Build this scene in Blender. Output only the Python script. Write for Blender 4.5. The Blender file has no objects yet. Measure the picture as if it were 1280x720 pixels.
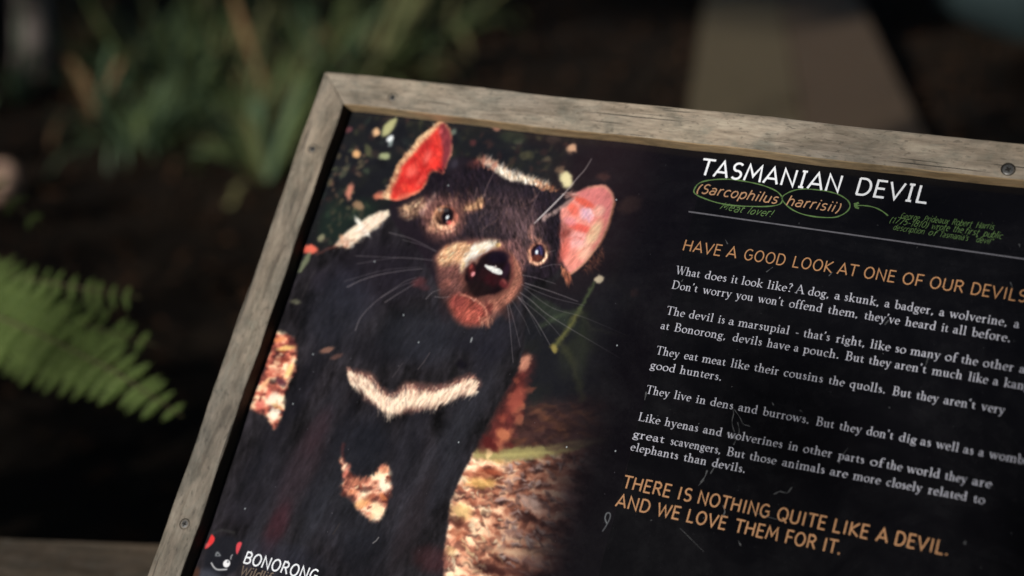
import bpy, math, random
import numpy as np
from mathutils import Vector, Matrix
R = math.radians
random.seed(7)
rng = np.random.default_rng(7)
scene = bpy.context.scene
COL = scene.collection

# ------------------------------------------------------------------ camera
PITCH = R(20.368)
CAM = Vector((0.0, 0.0, 1.65))
FPX = 1792.25                      # focal length in pixels of the 1280 px wide photograph
cd = bpy.data.cameras.new('camera')
cam = bpy.data.objects.new('camera', cd)
COL.objects.link(cam)
cam.location = CAM
cam.rotation_euler = (math.pi / 2 - PITCH, 0, 0)
cd.sensor_width = 36.0
cd.lens = 36.0 * FPX / 1280.0
cd.clip_start = 0.05
cd.clip_end = 2000.0
cd.dof.use_dof = True
cd.dof.focus_distance = 1.28
cd.dof.aperture_fstop = 2.0
scene.camera = cam

# ------------------------------------------------------------------ sign plane axes (world)
UA = Vector((0.90587, -0.42372, 0.0)).normalized()
NA = Vector((-0.3249, -0.6949, 0.6414)).normalized()
NA = (NA - NA.dot(UA) * UA).normalized()
VA = NA.cross(UA).normalized()

# ------------------------------------------------------------------ light
SUN = (NA * 0.93 - UA * 0.20 - VA * 0.30).normalized()      # towards the sun
elev = math.asin(SUN.z)
azim = math.atan2(SUN.x, SUN.y)
world = bpy.data.worlds.new('World')
scene.world = world
world.use_nodes = True
wn = world.node_tree.nodes
wl = world.node_tree.links
sky = wn.new('ShaderNodeTexSky')
sky.sky_type = 'NISHITA'
sky.sun_disc = False
sky.sun_elevation = elev
sky.sun_rotation = azim
sky.air_density = 1.0
sky.dust_density = 1.0
wn['Background'].inputs['Strength'].default_value = 0.05
wl.new(sky.outputs[0], wn['Background'].inputs[0])
sl = bpy.data.lights.new('sun', 'SUN')
sl.energy = 3.7
sl.angle = R(0.8)
sl.color = (1.0, 0.95, 0.88)
so = bpy.data.objects.new('sun', sl)
COL.objects.link(so)
so.location = (-6, -8, 6)
so.rotation_euler = SUN.to_track_quat('Z', 'Y').to_euler()
scene.view_settings.view_transform = 'Standard'
scene.view_settings.look = 'None'
scene.view_settings.exposure = 0.0
scene.view_settings.gamma = 1.0

# ------------------------------------------------------------------ helpers
def ray(px, py):
    x = (px - 640) / FPX
    y = -(py - 360) / FPX
    c, s = math.cos(PITCH), math.sin(PITCH)
    return Vector((x, y * s + c, y * c - s))

def at(px, py, depth):
    return CAM + ray(px, py) * depth

def at_z(px, py, z):
    r = ray(px, py)
    return CAM + r * ((z - CAM.z) / r.z)

def tag(o, label=None, cat=None, group=None, kind=None):
    if label: o['label'] = label
    if cat: o['category'] = cat
    if group: o['group'] = group
    if kind: o['kind'] = kind
    return o

def empty(name, loc=(0, 0, 0), rot=(0, 0, 0)):
    o = bpy.data.objects.new(name, None)
    o.empty_display_size = 0.1
    COL.objects.link(o)
    o.location = loc
    o.rotation_euler = rot
    return o

def mesh_obj(name, verts, faces, mat=None, parent=None, smooth=False, mats=None, fmat=None):
    me = bpy.data.meshes.new(name)
    me.from_pydata([tuple(v) for v in verts], [], faces)
    if mats:
        for m in mats: me.materials.append(m)
        if fmat is not None:
            me.polygons.foreach_set('material_index', fmat)
    elif mat:
        me.materials.append(mat)
    if smooth:
        me.polygons.foreach_set('use_smooth', [True] * len(me.polygons))
    me.update()
    o = bpy.data.objects.new(name, me)
    COL.objects.link(o)
    if parent: o.parent = parent
    return o

def quad_mesh(name, V, mat, parent=None, nper=4, smooth=False):
    """V: (n, nper, 3) array of separate polygons"""
    n = len(V)
    me = bpy.data.meshes.new(name)
    me.vertices.add(n * nper)
    me.vertices.foreach_set('co', np.asarray(V, dtype=np.float32).reshape(-1))
    me.loops.add(n * nper)
    me.loops.foreach_set('vertex_index', np.arange(n * nper, dtype=np.int32))
    me.polygons.add(n)
    me.polygons.foreach_set('loop_start', np.arange(0, n * nper, nper, dtype=np.int32))
    me.materials.append(mat)
    me.update(calc_edges=True)
    me.validate()
    o = bpy.data.objects.new(name, me)
    COL.objects.link(o)
    if parent: o.parent = parent
    return o

def box_vf(x0, x1, y0, y1, z0, z1):
    v = [(x0, y0, z0), (x1, y0, z0), (x1, y1, z0), (x0, y1, z0), (x0, y0, z1), (x1, y0, z1), (x1, y1, z1), (x0, y1, z1)]
    f = [(0, 3, 2, 1), (4, 5, 6, 7), (0, 1, 5, 4), (1, 2, 6, 5), (2, 3, 7, 6), (3, 0, 4, 7)]
    return v, f

def bevel(o, w, seg=2):
    m = o.modifiers.new('bevel', 'BEVEL')
    m.width = w
    m.segments = seg
    m.limit_method = 'ANGLE'
    m.angle_limit = R(30)
    return o

def tube_vf(path, radii, n=8, V=None, F=None):
    V = [] if V is None else V
    F = [] if F is None else F
    base0 = len(V)
    path = [Vector(p) for p in path]
    prev = None
    for i, p in enumerate(path):
        d = (path[min(i + 1, len(path) - 1)] - path[max(i - 1, 0)])
        d.normalize()
        if prev is None:
            a = d.orthogonal().normalized()
        else:
            a = (prev - prev.dot(d) * d).normalized()
        prev = a
        b = d.cross(a)
        for k in range(n):
            t = 2 * math.pi * k / n
            V.append(p + (a * math.cos(t) + b * math.sin(t)) * radii[i])
    for i in range(len(path) - 1):
        for k in range(n):
            F.append((base0 + i * n + k, base0 + i * n + (k + 1) % n, base0 + (i + 1) * n + (k + 1) % n, base0 + (i + 1) * n + k))
    F.append(tuple(base0 + k for k in reversed(range(n))))
    F.append(tuple(base0 + (len(path) - 1) * n + k for k in range(n)))
    return V, F

# ------------------------------------------------------------------ materials
def new_mat(name):
    m = bpy.data.materials.new(name)
    m.use_nodes = True
    nt = m.node_tree
    return m, nt.nodes, nt.links, nt.nodes['Principled BSDF']

def ramp(nodes, stops, interp='LINEAR'):
    r = nodes.new('ShaderNodeValToRGB')
    r.color_ramp.interpolation = interp
    e = r.color_ramp.elements
    while len(e) > 1: e.remove(e[0])
    e[0].position = stops[0][0]; e[0].color = (*stops[0][1], 1)
    for p, c in stops[1:]:
        k = e.new(p); k.color = (*c, 1)
    return r

def noise(nodes, links, scale, detail=4, rough=0.55, vec=None, dist=0.0):
    n = nodes.new('ShaderNodeTexNoise')
    n.inputs['Scale'].default_value = scale
    n.inputs['Detail'].default_value = detail
    n.inputs['Roughness'].default_value = rough
    n.inputs['Distortion'].default_value = dist
    if vec is not None: links.new(vec, n.inputs['Vector'])
    return n

def mapping(nodes, links, scale, loc=(0, 0, 0), rot=(0, 0, 0), kind='Object'):
    tc = nodes.new('ShaderNodeTexCoord')
    mp = nodes.new('ShaderNodeMapping')
    mp.inputs['Scale'].default_value = scale
    mp.inputs['Location'].default_value = loc
    mp.inputs['Rotation'].default_value = rot
    links.new(tc.outputs[kind], mp.inputs['Vector'])
    return mp.outputs[0]

def mix(nodes, links, fac, a, b, typ='MIX'):
    m = nodes.new('ShaderNodeMix')
    m.data_type = 'RGBA'
    m.blend_type = typ
    for sock, val in ((m.inputs[0], fac), (m.inputs[6], a), (m.inputs[7], b)):
        if hasattr(val, 'links'): links.new(val, sock)
        elif isinstance(val, (int, float)): sock.default_value = val
        else: sock.default_value = (*val, 1)
    return m.outputs[2]

def wood_mat(name, dark, mid, light, axis='x', seed=0.0, fine=1.0, bump=0.35, spots=True, rough=0.75, warm=None):
    """weathered timber; the grain runs along the given object axis"""
    m, N, L, P = new_mat(name)
    s = (1.0, 1.0, 1.0)
    def sc(a, b):
        return (a, b, b) if axis == 'x' else (b, a, b)
    v1 = mapping(N, L, sc(14 * fine, 62 * fine), (seed, seed * 2, 0))
    v2 = mapping(N, L, sc(60 * fine, 380 * fine), (seed * 3, seed, 0))
    v3 = mapping(N, L, sc(26, 42), (seed, -seed, 3))
    g1 = noise(N, L, 1, 5, 0.6, v1, 0.6)
    g2 = noise(N, L, 1, 4, 0.65, v2, 0.3)
    g3 = noise(N, L, 1, 5, 0.7, v3, 0.4)
    r1 = ramp(N, [(0.28, dark), (0.46, mid), (0.62, light), (0.8, mid)])
    L.new(g1.outputs['Fac'], r1.inputs[0])
    r2 = ramp(N, [(0.3, (0.62, 0.62, 0.62)), (0.5, (0.9, 0.9, 0.9)), (0.7, (1.08, 1.08, 1.08))])
    L.new(g2.outputs['Fac'], r2.inputs[0])
    c = mix(N, L, 0.8, r1.outputs[0], r2.outputs[0], 'MULTIPLY')
    r3 = ramp(N, [(0.34, (0.60, 0.60, 0.58)), (0.47, (0.92, 0.89, 0.85)), (0.55, (1.07, 1.0, 0.95)), (0.68, (1.2, 1.17, 1.12))])
    L.new(g3.outputs['Fac'], r3.inputs[0])
    c = mix(N, L, 0.9, c, r3.outputs[0], 'MULTIPLY')
    if spots:
        v4 = mapping(N, L, sc(120, 260), (seed * 5, 1, 2))
        g4 = noise(N, L, 1, 3, 0.6, v4, 0.2)
        r4 = ramp(N, [(0.585, (0, 0, 0)), (0.66, (1, 1, 1))])
        L.new(g4.outputs['Fac'], r4.inputs[0])
        sp = N.new('ShaderNodeMath'); sp.operation = 'MULTIPLY'
        L.new(r4.outputs[0], sp.inputs[0]); sp.inputs[1].default_value = 0.55
        c = mix(N, L, sp.outputs[0], c, tuple(x * 0.55 for x in dark))
        v5 = mapping(N, L, sc(38, 60), (seed * 7, 4, 2))
        g5 = noise(N, L, 1, 4, 0.7, v5, 0.8)
        r5 = ramp(N, [(0.57, (0, 0, 0)), (0.68, (1, 1, 1))])
        L.new(g5.outputs['Fac'], r5.inputs[0])
        sq = N.new('ShaderNodeMath'); sq.operation = 'MULTIPLY'
        L.new(r5.outputs[0], sq.inputs[0]); sq.inputs[1].default_value = 0.4
        c = mix(N, L, sq.outputs[0], c, (0.19, 0.195, 0.165))       # lichen
    if spots:
        v6 = mapping(N, L, sc(3.2, 9), (seed * 2, 7, 5))
        g6 = noise(N, L, 1, 3, 0.5, v6, 0.5)
        r6 = ramp(N, [(0.36, (0.70, 0.71, 0.73)), (0.5, (0.95, 0.95, 0.94)), (0.64, (1.14, 1.1, 1.04))])
        L.new(g6.outputs['Fac'], r6.inputs[0])
        c = mix(N, L, 1.0, c, r6.outputs[0], 'MULTIPLY')
        v7 = mapping(N, L, sc(7, 330), (seed * 9, 2, 8))
        g7 = noise(N, L, 1, 2, 0.4, v7, 0.15)
        r7 = ramp(N, [(0.655, (0, 0, 0)), (0.69, (1, 1, 1))])
        L.new(g7.outputs['Fac'], r7.inputs[0])
        c = mix(N, L, r7.outputs[0], c, (0.05, 0.045, 0.038))     # drying cracks
    L.new(c, P.inputs['Base Color'])
    P.inputs['Roughness'].default_value = rough
    P.inputs['Specular IOR Level'].default_value = 0.3
    b = N.new('ShaderNodeBump')
    b.inputs['Strength'].default_value = bump
    b.inputs['Distance'].default_value = 0.002
    ad = N.new('ShaderNodeMath'); ad.operation = 'ADD'
    L.new(g1.outputs['Fac'], ad.inputs[0]); L.new(g2.outputs['Fac'], ad.inputs[1])
    L.new(ad.outputs[0], b.inputs['Height'])
    L.new(b.outputs[0], P.inputs['Normal'])
    return m

def plain_mat(name, col, rough=0.6, spec=0.4, metal=0.0, var=0.15, scale=60):
    m, N, L, P = new_mat(name)
    n = noise(N, L, scale, 4, 0.6, mapping(N, L, (1, 1, 1)))
    r = ramp(N, [(0.3, tuple(c * (1 - var) for c in col)), (0.7, tuple(c * (1 + var) for c in col))])
    L.new(n.outputs['Fac'], r.inputs[0])
    L.new(r.outputs[0], P.inputs['Base Color'])
    P.inputs['Roughness'].default_value = rough
    P.inputs['Specular IOR Level'].default_value = spec
    P.inputs['Metallic'].default_value = metal
    return m

def leaf_mat(name, c1, c2, rough=0.5, trans=0.25, scale=6.0, spec=0.35):
    m, N, L, P = new_mat(name)
    n = noise(N, L, scale, 3, 0.6, mapping(N, L, (1, 1, 1)))
    r = ramp(N, [(0.35, c1), (0.65, c2)])
    L.new(n.outputs['Fac'], r.inputs[0])
    L.new(r.outputs[0], P.inputs['Base Color'])
    P.inputs['Roughness'].default_value = rough
    P.inputs['Specular IOR Level'].default_value = spec
    if trans:
        t = N.new('ShaderNodeBsdfTranslucent')
        L.new(r.outputs[0], t.inputs[0])
        mx = N.new('ShaderNodeMixShader')
        mx.inputs[0].default_value = trans
        L.new(P.outputs[0], mx.inputs[1]); L.new(t.outputs[0], mx.inputs[2])
        L.new(mx.outputs[0], N['Material Output'].inputs[0])
    return m
# ------------------------------------------------------------------ lettering: every glyph is a few pen strokes, later flat ribbons
def arc(cx, cy, rx, ry, a0, a1, n=10):
    return [(cx + rx * math.cos(R(a0 + (a1 - a0) * i / n)), cy + ry * math.sin(R(a0 + (a1 - a0) * i / n))) for i in range(n + 1)]

SANS = {
 'A': (.66, [[(.03, 0), (.33, 1), (.63, 0)], [(.13, .3), (.53, .3)]]),
 'B': (.58, [[(.08, 0), (.08, 1)], [(.08, 1), (.30, 1)] + arc(.30, .76, .20, .24, 90, -90) + [(.08, .52)], [(.08, .52)] + arc(.32, .26, .22, .26, 90, -90) + [(.08, 0)]]),
 'C': (.60, [arc(.36, .5, .29, .5, 55, 305, 16)]),
 'D': (.66, [[(.08, 0), (.08, 1)], [(.08, 1), (.26, 1)] + arc(.28, .5, .31, .5, 90, -90, 14) + [(.08, 0)]]),
 'E': (.52, [[(.46, 1), (.08, 1), (.08, 0), (.47, 0)], [(.08, .52), (.42, .52)]]),
 'F': (.50, [[(.46, 1), (.08, 1), (.08, 0)], [(.08, .5), (.42, .5)]]),
 'G': (.66, [arc(.36, .5, .30, .5, 52, 360, 18)[:-1] + [(.60, .2), (.60, .48), (.38, .48)]]),
 'H': (.66, [[(.08, 0), (.08, 1)], [(.57, 0), (.57, 1)], [(.08, .52), (.57, .52)]]),
 'I': (.30, [[(.15, 0), (.15, 1)]]),
 'J': (.4, [[(.3, 1), (.3, .2)] + arc(.15, .2, .15, .2, 0, -120)]),
 'K': (.60, [[(.08, 0), (.08, 1)], [(.54, 1), (.10, .48), (.57, 0)]]),
 'L': (.50, [[(.08, 1), (.08, 0), (.46, 0)]]),
 'M': (.80, [[(.05, 0), (.13, 1), (.40, .3), (.67, 1), (.75, 0)]]),
 'N': (.68, [[(.08, 0), (.08, 1), (.59, 0), (.59, 1)]]),
 'O': (.74, [arc(.37, .5, .30, .5, 90, 450, 24)]),
 'P': (.55, [[(.08, 0), (.08, 1), (.28, 1)] + arc(.28, .74, .21, .26, 90, -90) + [(.08, .48)]]),
 'Q': (.74, [arc(.37, .5, .30, .5, 90, 450, 24), [(.42, .22), (.68, -.1)]]),
 'R': (.60, [[(.08, 0), (.08, 1), (.28, 1)] + arc(.28, .75, .21, .25, 90, -90) + [(.08, .5)], [(.30, .5), (.55, 0)]]),
 'S': (.54, [arc(.28, .75, .20, .25, 40, 250, 12) + arc(.27, .26, .21, .26, 80, -140, 12)]),
 'T': (.56, [[(.0, 1), (.56, 1)], [(.28, 1), (.28, 0)]]),
 'U': (.66, [[(.08, 1), (.08, .28)] + arc(.325, .28, .245, .28, 180, 360, 12) + [(.57, 1)]]),
 'V': (.62, [[(.02, 1), (.31, 0), (.60, 1)]]),
 'W': (.88, [[(.02, 1), (.23, 0), (.44, .85), (.65, 0), (.86, 1)]]),
 'Y': (.58, [[(.02, 1), (.29, .45), (.56, 1)], [(.29, .45), (.29, 0)]]),
 '.': (.26, [[(.10, -.01), (.10, .11)]]), ',': (.24, [[(.12, .1), (.06, -.14)]]),
 '(': (.34, [arc(.40, .40, .28, .66, 125, 235, 10)]), ')': (.34, [arc(-.06, .40, .28, .66, 55, -55, 10)]),
 '!': (.24, [[(.12, 1), (.12, .3)], [(.12, .0), (.12, .1)]]), '-': (.4, [[(.06, .35), (.34, .35)]]),
 '"': (.34, [[(.1, 1), (.1, .75)], [(.22, 1), (.22, .75)]]), "'": (.18, [[(.09, 1), (.07, .75)]]),
 '0': (.56, [arc(.28, .48, .22, .48, 90, 450, 16)]), '1': (.36, [[(.08, .8), (.22, 1), (.22, 0)]]),
 '4': (.56, [[(.4, 0), (.4, 1), (.04, .3), (.54, .3)]]), '5': (.54, [[(.46, 1), (.12, 1), (.09, .56)] + arc(.25, .32, .22, .30, 90, -130)]),
 '7': (.52, [[(.04, 1), (.48, 1), (.18, 0)]]), '8': (.54, [arc(.27, .74, .19, .24, 90, 450), arc(.27, .25, .22, .26, 90, 450)]),
 'a': (.56, [[(.10, .62)] + arc(.27, .48, .18, .22, 120, 0, 6) + [(.45, 0)], arc(.26, .20, .20, .20, 60, 330, 12)]),
 'b': (.56, [[(.08, 1.05), (.08, 0)], arc(.29, .34, .21, .35, 170, -170, 16)]),
 'c': (.48, [arc(.29, .35, .22, .35, 50, 310, 14)]),
 'd': (.56, [[(.48, 1.05), (.48, 0)], arc(.27, .34, .21, .35, 10, 350, 16)]),
 'e': (.54, [[(.06, .38), (.48, .38)] + arc(.27, .35, .21, .35, 8, 310, 16)]),
 'f': (.34, [[(.34, 1.02)] + arc(.26, .86, .12, .18, 90, 180, 5) + [(.14, 0)], [(.02, .68), (.32, .68)]]),
 'g': (.56, [arc(.27, .36, .20, .34, 10, 350, 16), [(.48, .7), (.48, -.1)] + arc(.28, -.1, .20, .2, 0, -140, 8)]),
 'h': (.56, [[(.08, 1.05), (.08, 0)], [(.08, .45)] + arc(.28, .48, .19, .22, 160, 0, 8) + [(.47, 0)]]),
 'i': (.22, [[(.11, .7), (.11, 0)], [(.11, .92), (.11, 1.02)]]),
 'k': (.50, [[(.08, 1.05), (.08, 0)], [(.44, .7), (.10, .34), (.46, 0)]]),
 'l': (.22, [[(.11, 1.05), (.11, 0)]]),
 'm': (.84, [[(.08, .7), (.08, 0)], [(.08, .45)] + arc(.25, .5, .17, .2, 160, 0, 6) + [(.42, 0)], [(.42, .45)] + arc(.59, .5, .17, .2, 160, 0, 6) + [(.76, 0)]]),
 'n': (.56, [[(.08, .7), (.08, 0)], [(.08, .45)] + arc(.28, .48, .19, .22, 160, 0, 8) + [(.47, 0)]]),
 'o': (.56, [arc(.28, .35, .22, .35, 90, 450, 18)]),
 'p': (.56, [[(.08, .7), (.08, -.3)], arc(.29, .36, .21, .35, 170, -170, 16)]),
 'r': (.38, [[(.08, .7), (.08, 0)], [(.08, .42)] + arc(.28, .46, .19, .24, 165, 75, 6)]),
 's': (.46, [arc(.24, .53, .16, .17, 40, 250, 9) + arc(.22, .18, .17, .18, 80, -140, 9)]),
 't': (.36, [[(.14, .95), (.14, .18)] + arc(.26, .16, .12, .16, 180, 290, 6), [(.02, .68), (.32, .68)]]),
 'u': (.56, [[(.08, .7), (.08, .22)] + arc(.27, .22, .19, .22, 180, 340, 8), [(.47, .7), (.47, 0)]]),
 'v': (.48, [[(.03, .7), (.24, 0), (.45, .7)]]),
 'w': (.72, [[(.03, .7), (.19, 0), (.36, .6), (.53, 0), (.69, .7)]]),
 'x': (.48, [[(.04, .7), (.44, 0)], [(.44, .7), (.04, 0)]]),
 'y': (.5, [[(.04, .7), (.25, .02)], [(.46, .7), (.18, -.3), (.04, -.3)]]),
}

# serif lower case: strokes carry their own pen width (third value), x-height 0.58 of the cap height
K, t_, s_ = .105, .04, .045        # thick, thin, serif thickness
def st(x, y0, y1, w=K): return [(x, y0, w), (x, y1, w)]
def sf(x, y, l=.11, w=s_): return [(x - l, y, w), (x + l, y, w)]
def fl(x, y): return [(x - .12, y - .05, s_), (x + .02, y, s_ * 1.3)]
def bowl(cx, cy, rx, ry, a0, a1, n=12, k=K, th=t_, tilt=20):
    out = []
    for i in range(n + 1):
        a = a0 + (a1 - a0) * i / n
        w = th + (k - th) * abs(math.cos(R(a - tilt))) ** 1.4
        out.append((cx + rx * math.cos(R(a)), cy + ry * math.sin(R(a)), w))
    return out
X = .58
def arch(x0, x1, top=X):
    xm = (x0 + x1) / 2
    return [(x0, top - .2, t_), (x0 + .08, top - .06, t_ * 1.2), (xm + .02, top, t_ * 1.7), (x1 - .02, top - .05, K * .8), (x1, top - .17, K), (x1, 0, K)]
SERIF = {
 'a': (.47, [[(.07, .44, .07), (.10, .53, .06), (.20, X, t_), (.30, .53, K * .8), (.32, .42, K), (.32, .08, K), (.37, .01, .06), (.45, .05, t_)], bowl(.19, .16, .13, .15, 70, 330)]),
 'b': (.52, [st(.12, .04, .98), fl(.12, .98), bowl(.28, .28, .19, .28, 150, -150)]),
 'c': (.44, [bowl(.25, .28, .18, .29, 50, 310), [(.36, .48, .08), (.36, .46, .08)]]),
 'd': (.54, [st(.40, .02, .98), fl(.40, .98), bowl(.25, .28, .19, .28, 30, 330), sf(.44, .02, .06)]),
 'e': (.46, [bowl(.24, .28, .18, .29, 10, 315, 14), [(.08, .31, t_), (.40, .35, t_)]]),
 'f': (.33, [[(.14, 0, K), (.14, .80, K), (.18, .94, .07), (.27, 1.0, .06), (.36, .95, .09)], sf(.14, .0), [(.02, .55, s_), (.30, .55, s_)]]),
 'g': (.48, [bowl(.22, .38, .14, .19, 0, 360), [(.34, .52, .05), (.46, .56, .07)], [(.14, .22, .05), (.10, .12, .06), (.20, .06, K * .8), (.36, .02, K * .8)], bowl(.23, -.13, .19, .13, 60, 420, 14, .07, .04)]),
 'h': (.58, [st(.13, 0, .98), fl(.13, .98), sf(.13, 0), arch(.13, .42), sf(.42, 0)]),
 'i': (.30, [st(.15, 0, X), fl(.15, X), sf(.15, 0), [(.15, .76, .12), (.15, .87, .12)]]),
 'j': (.28, [st(.15, -.1, X), fl(.15, X)]),
 'k': (.56, [st(.13, 0, .98), fl(.13, .98), sf(.13, 0), [(.44, X - .02, t_), (.15, .28, t_)], [(.22, .33, K * .8), (.46, .02, K * .9)], sf(.47, 0, .09), sf(.42, X, .09)]),
 'l': (.30, [st(.15, 0, .98), fl(.15, .98), sf(.15, 0)]),
 'm': (.88, [st(.13, 0, X), fl(.13, X), sf(.13, 0), arch(.13, .44), sf(.44, 0), arch(.44, .74), sf(.74, 0)]),
 'n': (.58, [st(.13, 0, X), fl(.13, X), sf(.13, 0), arch(.13, .42), sf(.42, 0)]),
 'o': (.50, [bowl(.25, .28, .20, .29, 0, 360, 18)]),
 'p': (.54, [st(.13, -.3, X), fl(.13, X), sf(.13, -.3), bowl(.29, .28, .18, .29, 150, -150)]),
 'q': (.54, [st(.41, -.3, X), sf(.41, -.3), bowl(.25, .28, .19, .29, 30, 330)]),
 'r': (.40, [st(.13, 0, X), fl(.13, X), sf(.13, 0), [(.14, .40, t_), (.22, .53, .06), (.33, .54, .10)]]),
 's': (.37, [[(.30, .46, .05), (.22, .58, .05), (.12, .54, .07), (.10, .44, .09), (.20, .32, K), (.30, .20, .10), (.28, .06, .07), (.18, -.01, .05), (.07, .10, .06)]]),
 't': (.35, [[(.15, .72, .04), (.15, .5, K), (.15, .12, K), (.20, .02, .07), (.33, .06, t_)], [(.03, .55, s_), (.31, .55, s_)]]),
 'u': (.57, [[(.13, X, K), (.13, .14, K), (.17, .02, .07), (.27, .0, .05), (.40, .12, t_)], st(.42, 0, X), fl(.13, X), fl(.42, X), sf(.46, .02, .06)]),
 'v': (.52, [[(.08, X, K), (.26, 0, .10)], [(.26, 0, .06), (.43, X, t_)], sf(.08, X, .09), sf(.43, X, .08)]),
 'w': (.76, [[(.08, X, K), (.24, 0, .10)], [(.24, 0, .05), (.38, X, t_)], [(.36, X, K), (.52, 0, .10)], [(.52, 0, .05), (.68, X, t_)], sf(.08, X, .09), sf(.68, X, .08)]),
 'x': (.52, [[(.09, X, K), (.43, 0, K)], [(.42, X, t_), (.09, 0, t_)]]),
 'y': (.52, [[(.08, X, K), (.27, .02, .10)], [(.43, X, t_), (.24, -.14, .05), (.14, -.28, .07), (.06, -.27, .09)], sf(.08, X, .09), sf(.43, X, .08)]),
 'A': (.76, [[(.08, 0, t_), (.35, 1, t_)], [(.34, 1, K), (.64, 0, K * 1.1)], [(.18, .34, t_), (.52, .34, t_)], sf(.09, 0, .10), sf(.65, 0, .12)]),
 'B': (.66, [st(.16, 0, .98, K * 1.1), sf(.14, 0, .1), sf(.14, .98, .1), [(.16, .98, t_)] + bowl(.32, .75, .18, .23, 90, -90, 8) + [(.16, .52, t_)], [(.16, .52, t_)] + bowl(.34, .25, .22, .27, 90, -90, 8) + [(.16, 0, t_)]]),
 'D': (.80, [st(.16, 0, .98, K * 1.1), sf(.14, 0, .1), sf(.14, .98, .1), [(.16, .98, t_)] + bowl(.32, .49, .38, .49, 90, -90, 12) + [(.16, 0, t_)]]),
 'L': (.62, [st(.16, 0, .98, K * 1.1), sf(.16, .98), [(.06, 0, s_), (.56, 0, s_), (.59, .2, s_)]]),
 'T': (.70, [st(.35, 0, .98, K * 1.1), sf(.35, 0), [(.05, .80, s_), (.06, .98, s_), (.64, .98, s_), (.65, .80, s_)]]),
 'W': (1.04, [[(.10, .98, K), (.34, 0, K * .9)], [(.34, 0, t_), (.54, .98, t_)], [(.50, .98, K), (.74, 0, K * .9)], [(.74, 0, t_), (.95, .98, t_)], sf(.10, .98, .12), sf(.95, .98, .09), sf(.52, .98, .1)]),
 '.': (.26, [[(.12, -.01, .13), (.12, .10, .13)]]),
 ',': (.26, [[(.12, .09, .13), (.12, 0, .11), (.07, -.12, .05)]]),
 "'": (.22, [[(.12, .98, .12), (.12, .88, .10), (.07, .76, .05)]]),
 '-': (.42, [[(.07, .28, .06), (.33, .28, .06)]]),
 '?': (.44, [[(.10, .86, .08), (.16, .97, .06), (.28, .96, .09), (.35, .80, K), (.28, .62, .07), (.21, .50, .05), (.20, .32, .05)], [(.20, .0, .12), (.20, .10, .12)]]),
 '"': (.34, [[(.1, .98, .1), (.1, .8, .05)], [(.24, .98, .1), (.24, .8, .05)]]),
}
# capital I with slab serifs, as in the big title
TITLE = dict(SANS)
TITLE['I'] = (.36, [[(.18, 0), (.18, 1)], [(.08, 1), (.28, 1)], [(.08, 0), (.28, 0)]])

def word_advance(font, w, track=0.0, space=.30):
    return sum((space if c == ' ' else font[c][0]) + track for c in w)

class Ink:
    """collects pen strokes on the sign plane (panel coordinates in metres) and makes one flat ribbon mesh"""
    def __init__(self): self.V = []; self.F = []; self.k = 0
    def stroke(self, pts, z0):
        pts = [(float(a), float(b), float(c)) for a, b, c in pts]
        n = len(pts)
        if n < 2: return
        self.k += 1
        z = z0 + (self.k % 97) * 1.2e-6
        L_, R_ = [], []
        for i in range(n):
            a = pts[max(i - 1, 0)]; b = pts[min(i + 1, n - 1)]
            # mitred direction
            d1 = (pts[i][0] - a[0], pts[i][1] - a[1]) if i > 0 else (b[0] - pts[i][0], b[1] - pts[i][1])
            d2 = (b[0] - pts[i][0], b[1] - pts[i][1]) if i < n - 1 else d1
            l1 = math.hypot(*d1) or 1; l2 = math.hypot(*d2) or 1
            n1 = (-d1[1] / l1, d1[0] / l1); n2 = (-d2[1] / l2, d2[0] / l2)
            m = (n1[0] + n2[0], n1[1] + n2[1]); lm = math.hypot(*m)
            if lm < 0.5: m = n1; lm = 1; q = 1
            else: q = min(1 / max((m[0] * n1[0] + m[1] * n1[1]) / lm, .35), 2.2)
            h = pts[i][2] / 2 * q
            nx, ny = m[0] / lm * h, m[1] / lm * h
            ex = ey = 0
            if i == 0: ex, ey = -d1[0] / l1 * pts[i][2] * .12, -d1[1] / l1 * pts[i][2] * .12
            if i == n - 1: ex, ey = d1[0] / l1 * pts[i][2] * .12, d1[1] / l1 * pts[i][2] * .12
            L_.append((pts[i][0] + nx + ex, pts[i][1] + ny + ey, z)); R_.append((pts[i][0] - nx + ex, pts[i][1] - ny + ey, z))
        b0 = len(self.V)
        self.V += L_ + R_
        for i in range(n - 1):
            self.F.append((b0 + i, b0 + n + i, b0 + n + i + 1, b0 + i + 1))
    def text(self, font, s, origin, xdir, ydir, cap, sx=1.0, pen=.1, slant=0.0, track=0.0, z0=0.00015, jitter=0.0, space=.30):
        """origin, xdir, ydir in panel metres; cap = cap height in metres; sx = horizontal stretch"""
        x = 0.0
        for c in s:
            if c == ' ':
                x += space + track; continue
            adv, strokes = font[c]
            jy = random.uniform(-jitter, jitter); js = 1 + random.uniform(-jitter, jitter)
            for stx in strokes:
                P_ = []
                for p in stx:
                    w = p[2] if len(p) > 2 else pen
                    gx = (x + p[0] * js + slant * p[1]) * sx * cap
                    gy = (p[1] * js + jy) * cap
                    P_.append((origin[0] + xdir[0] * gx + ydir[0] * gy, origin[1] + xdir[1] * gx + ydir[1] * gy, w * cap * (sx * .5 + .5)))
                self.stroke(P_, z0)
            x += adv + track
    def build(self, name, mat, parent):
        return mesh_obj(name, self.V, self.F, mat, parent)
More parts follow.
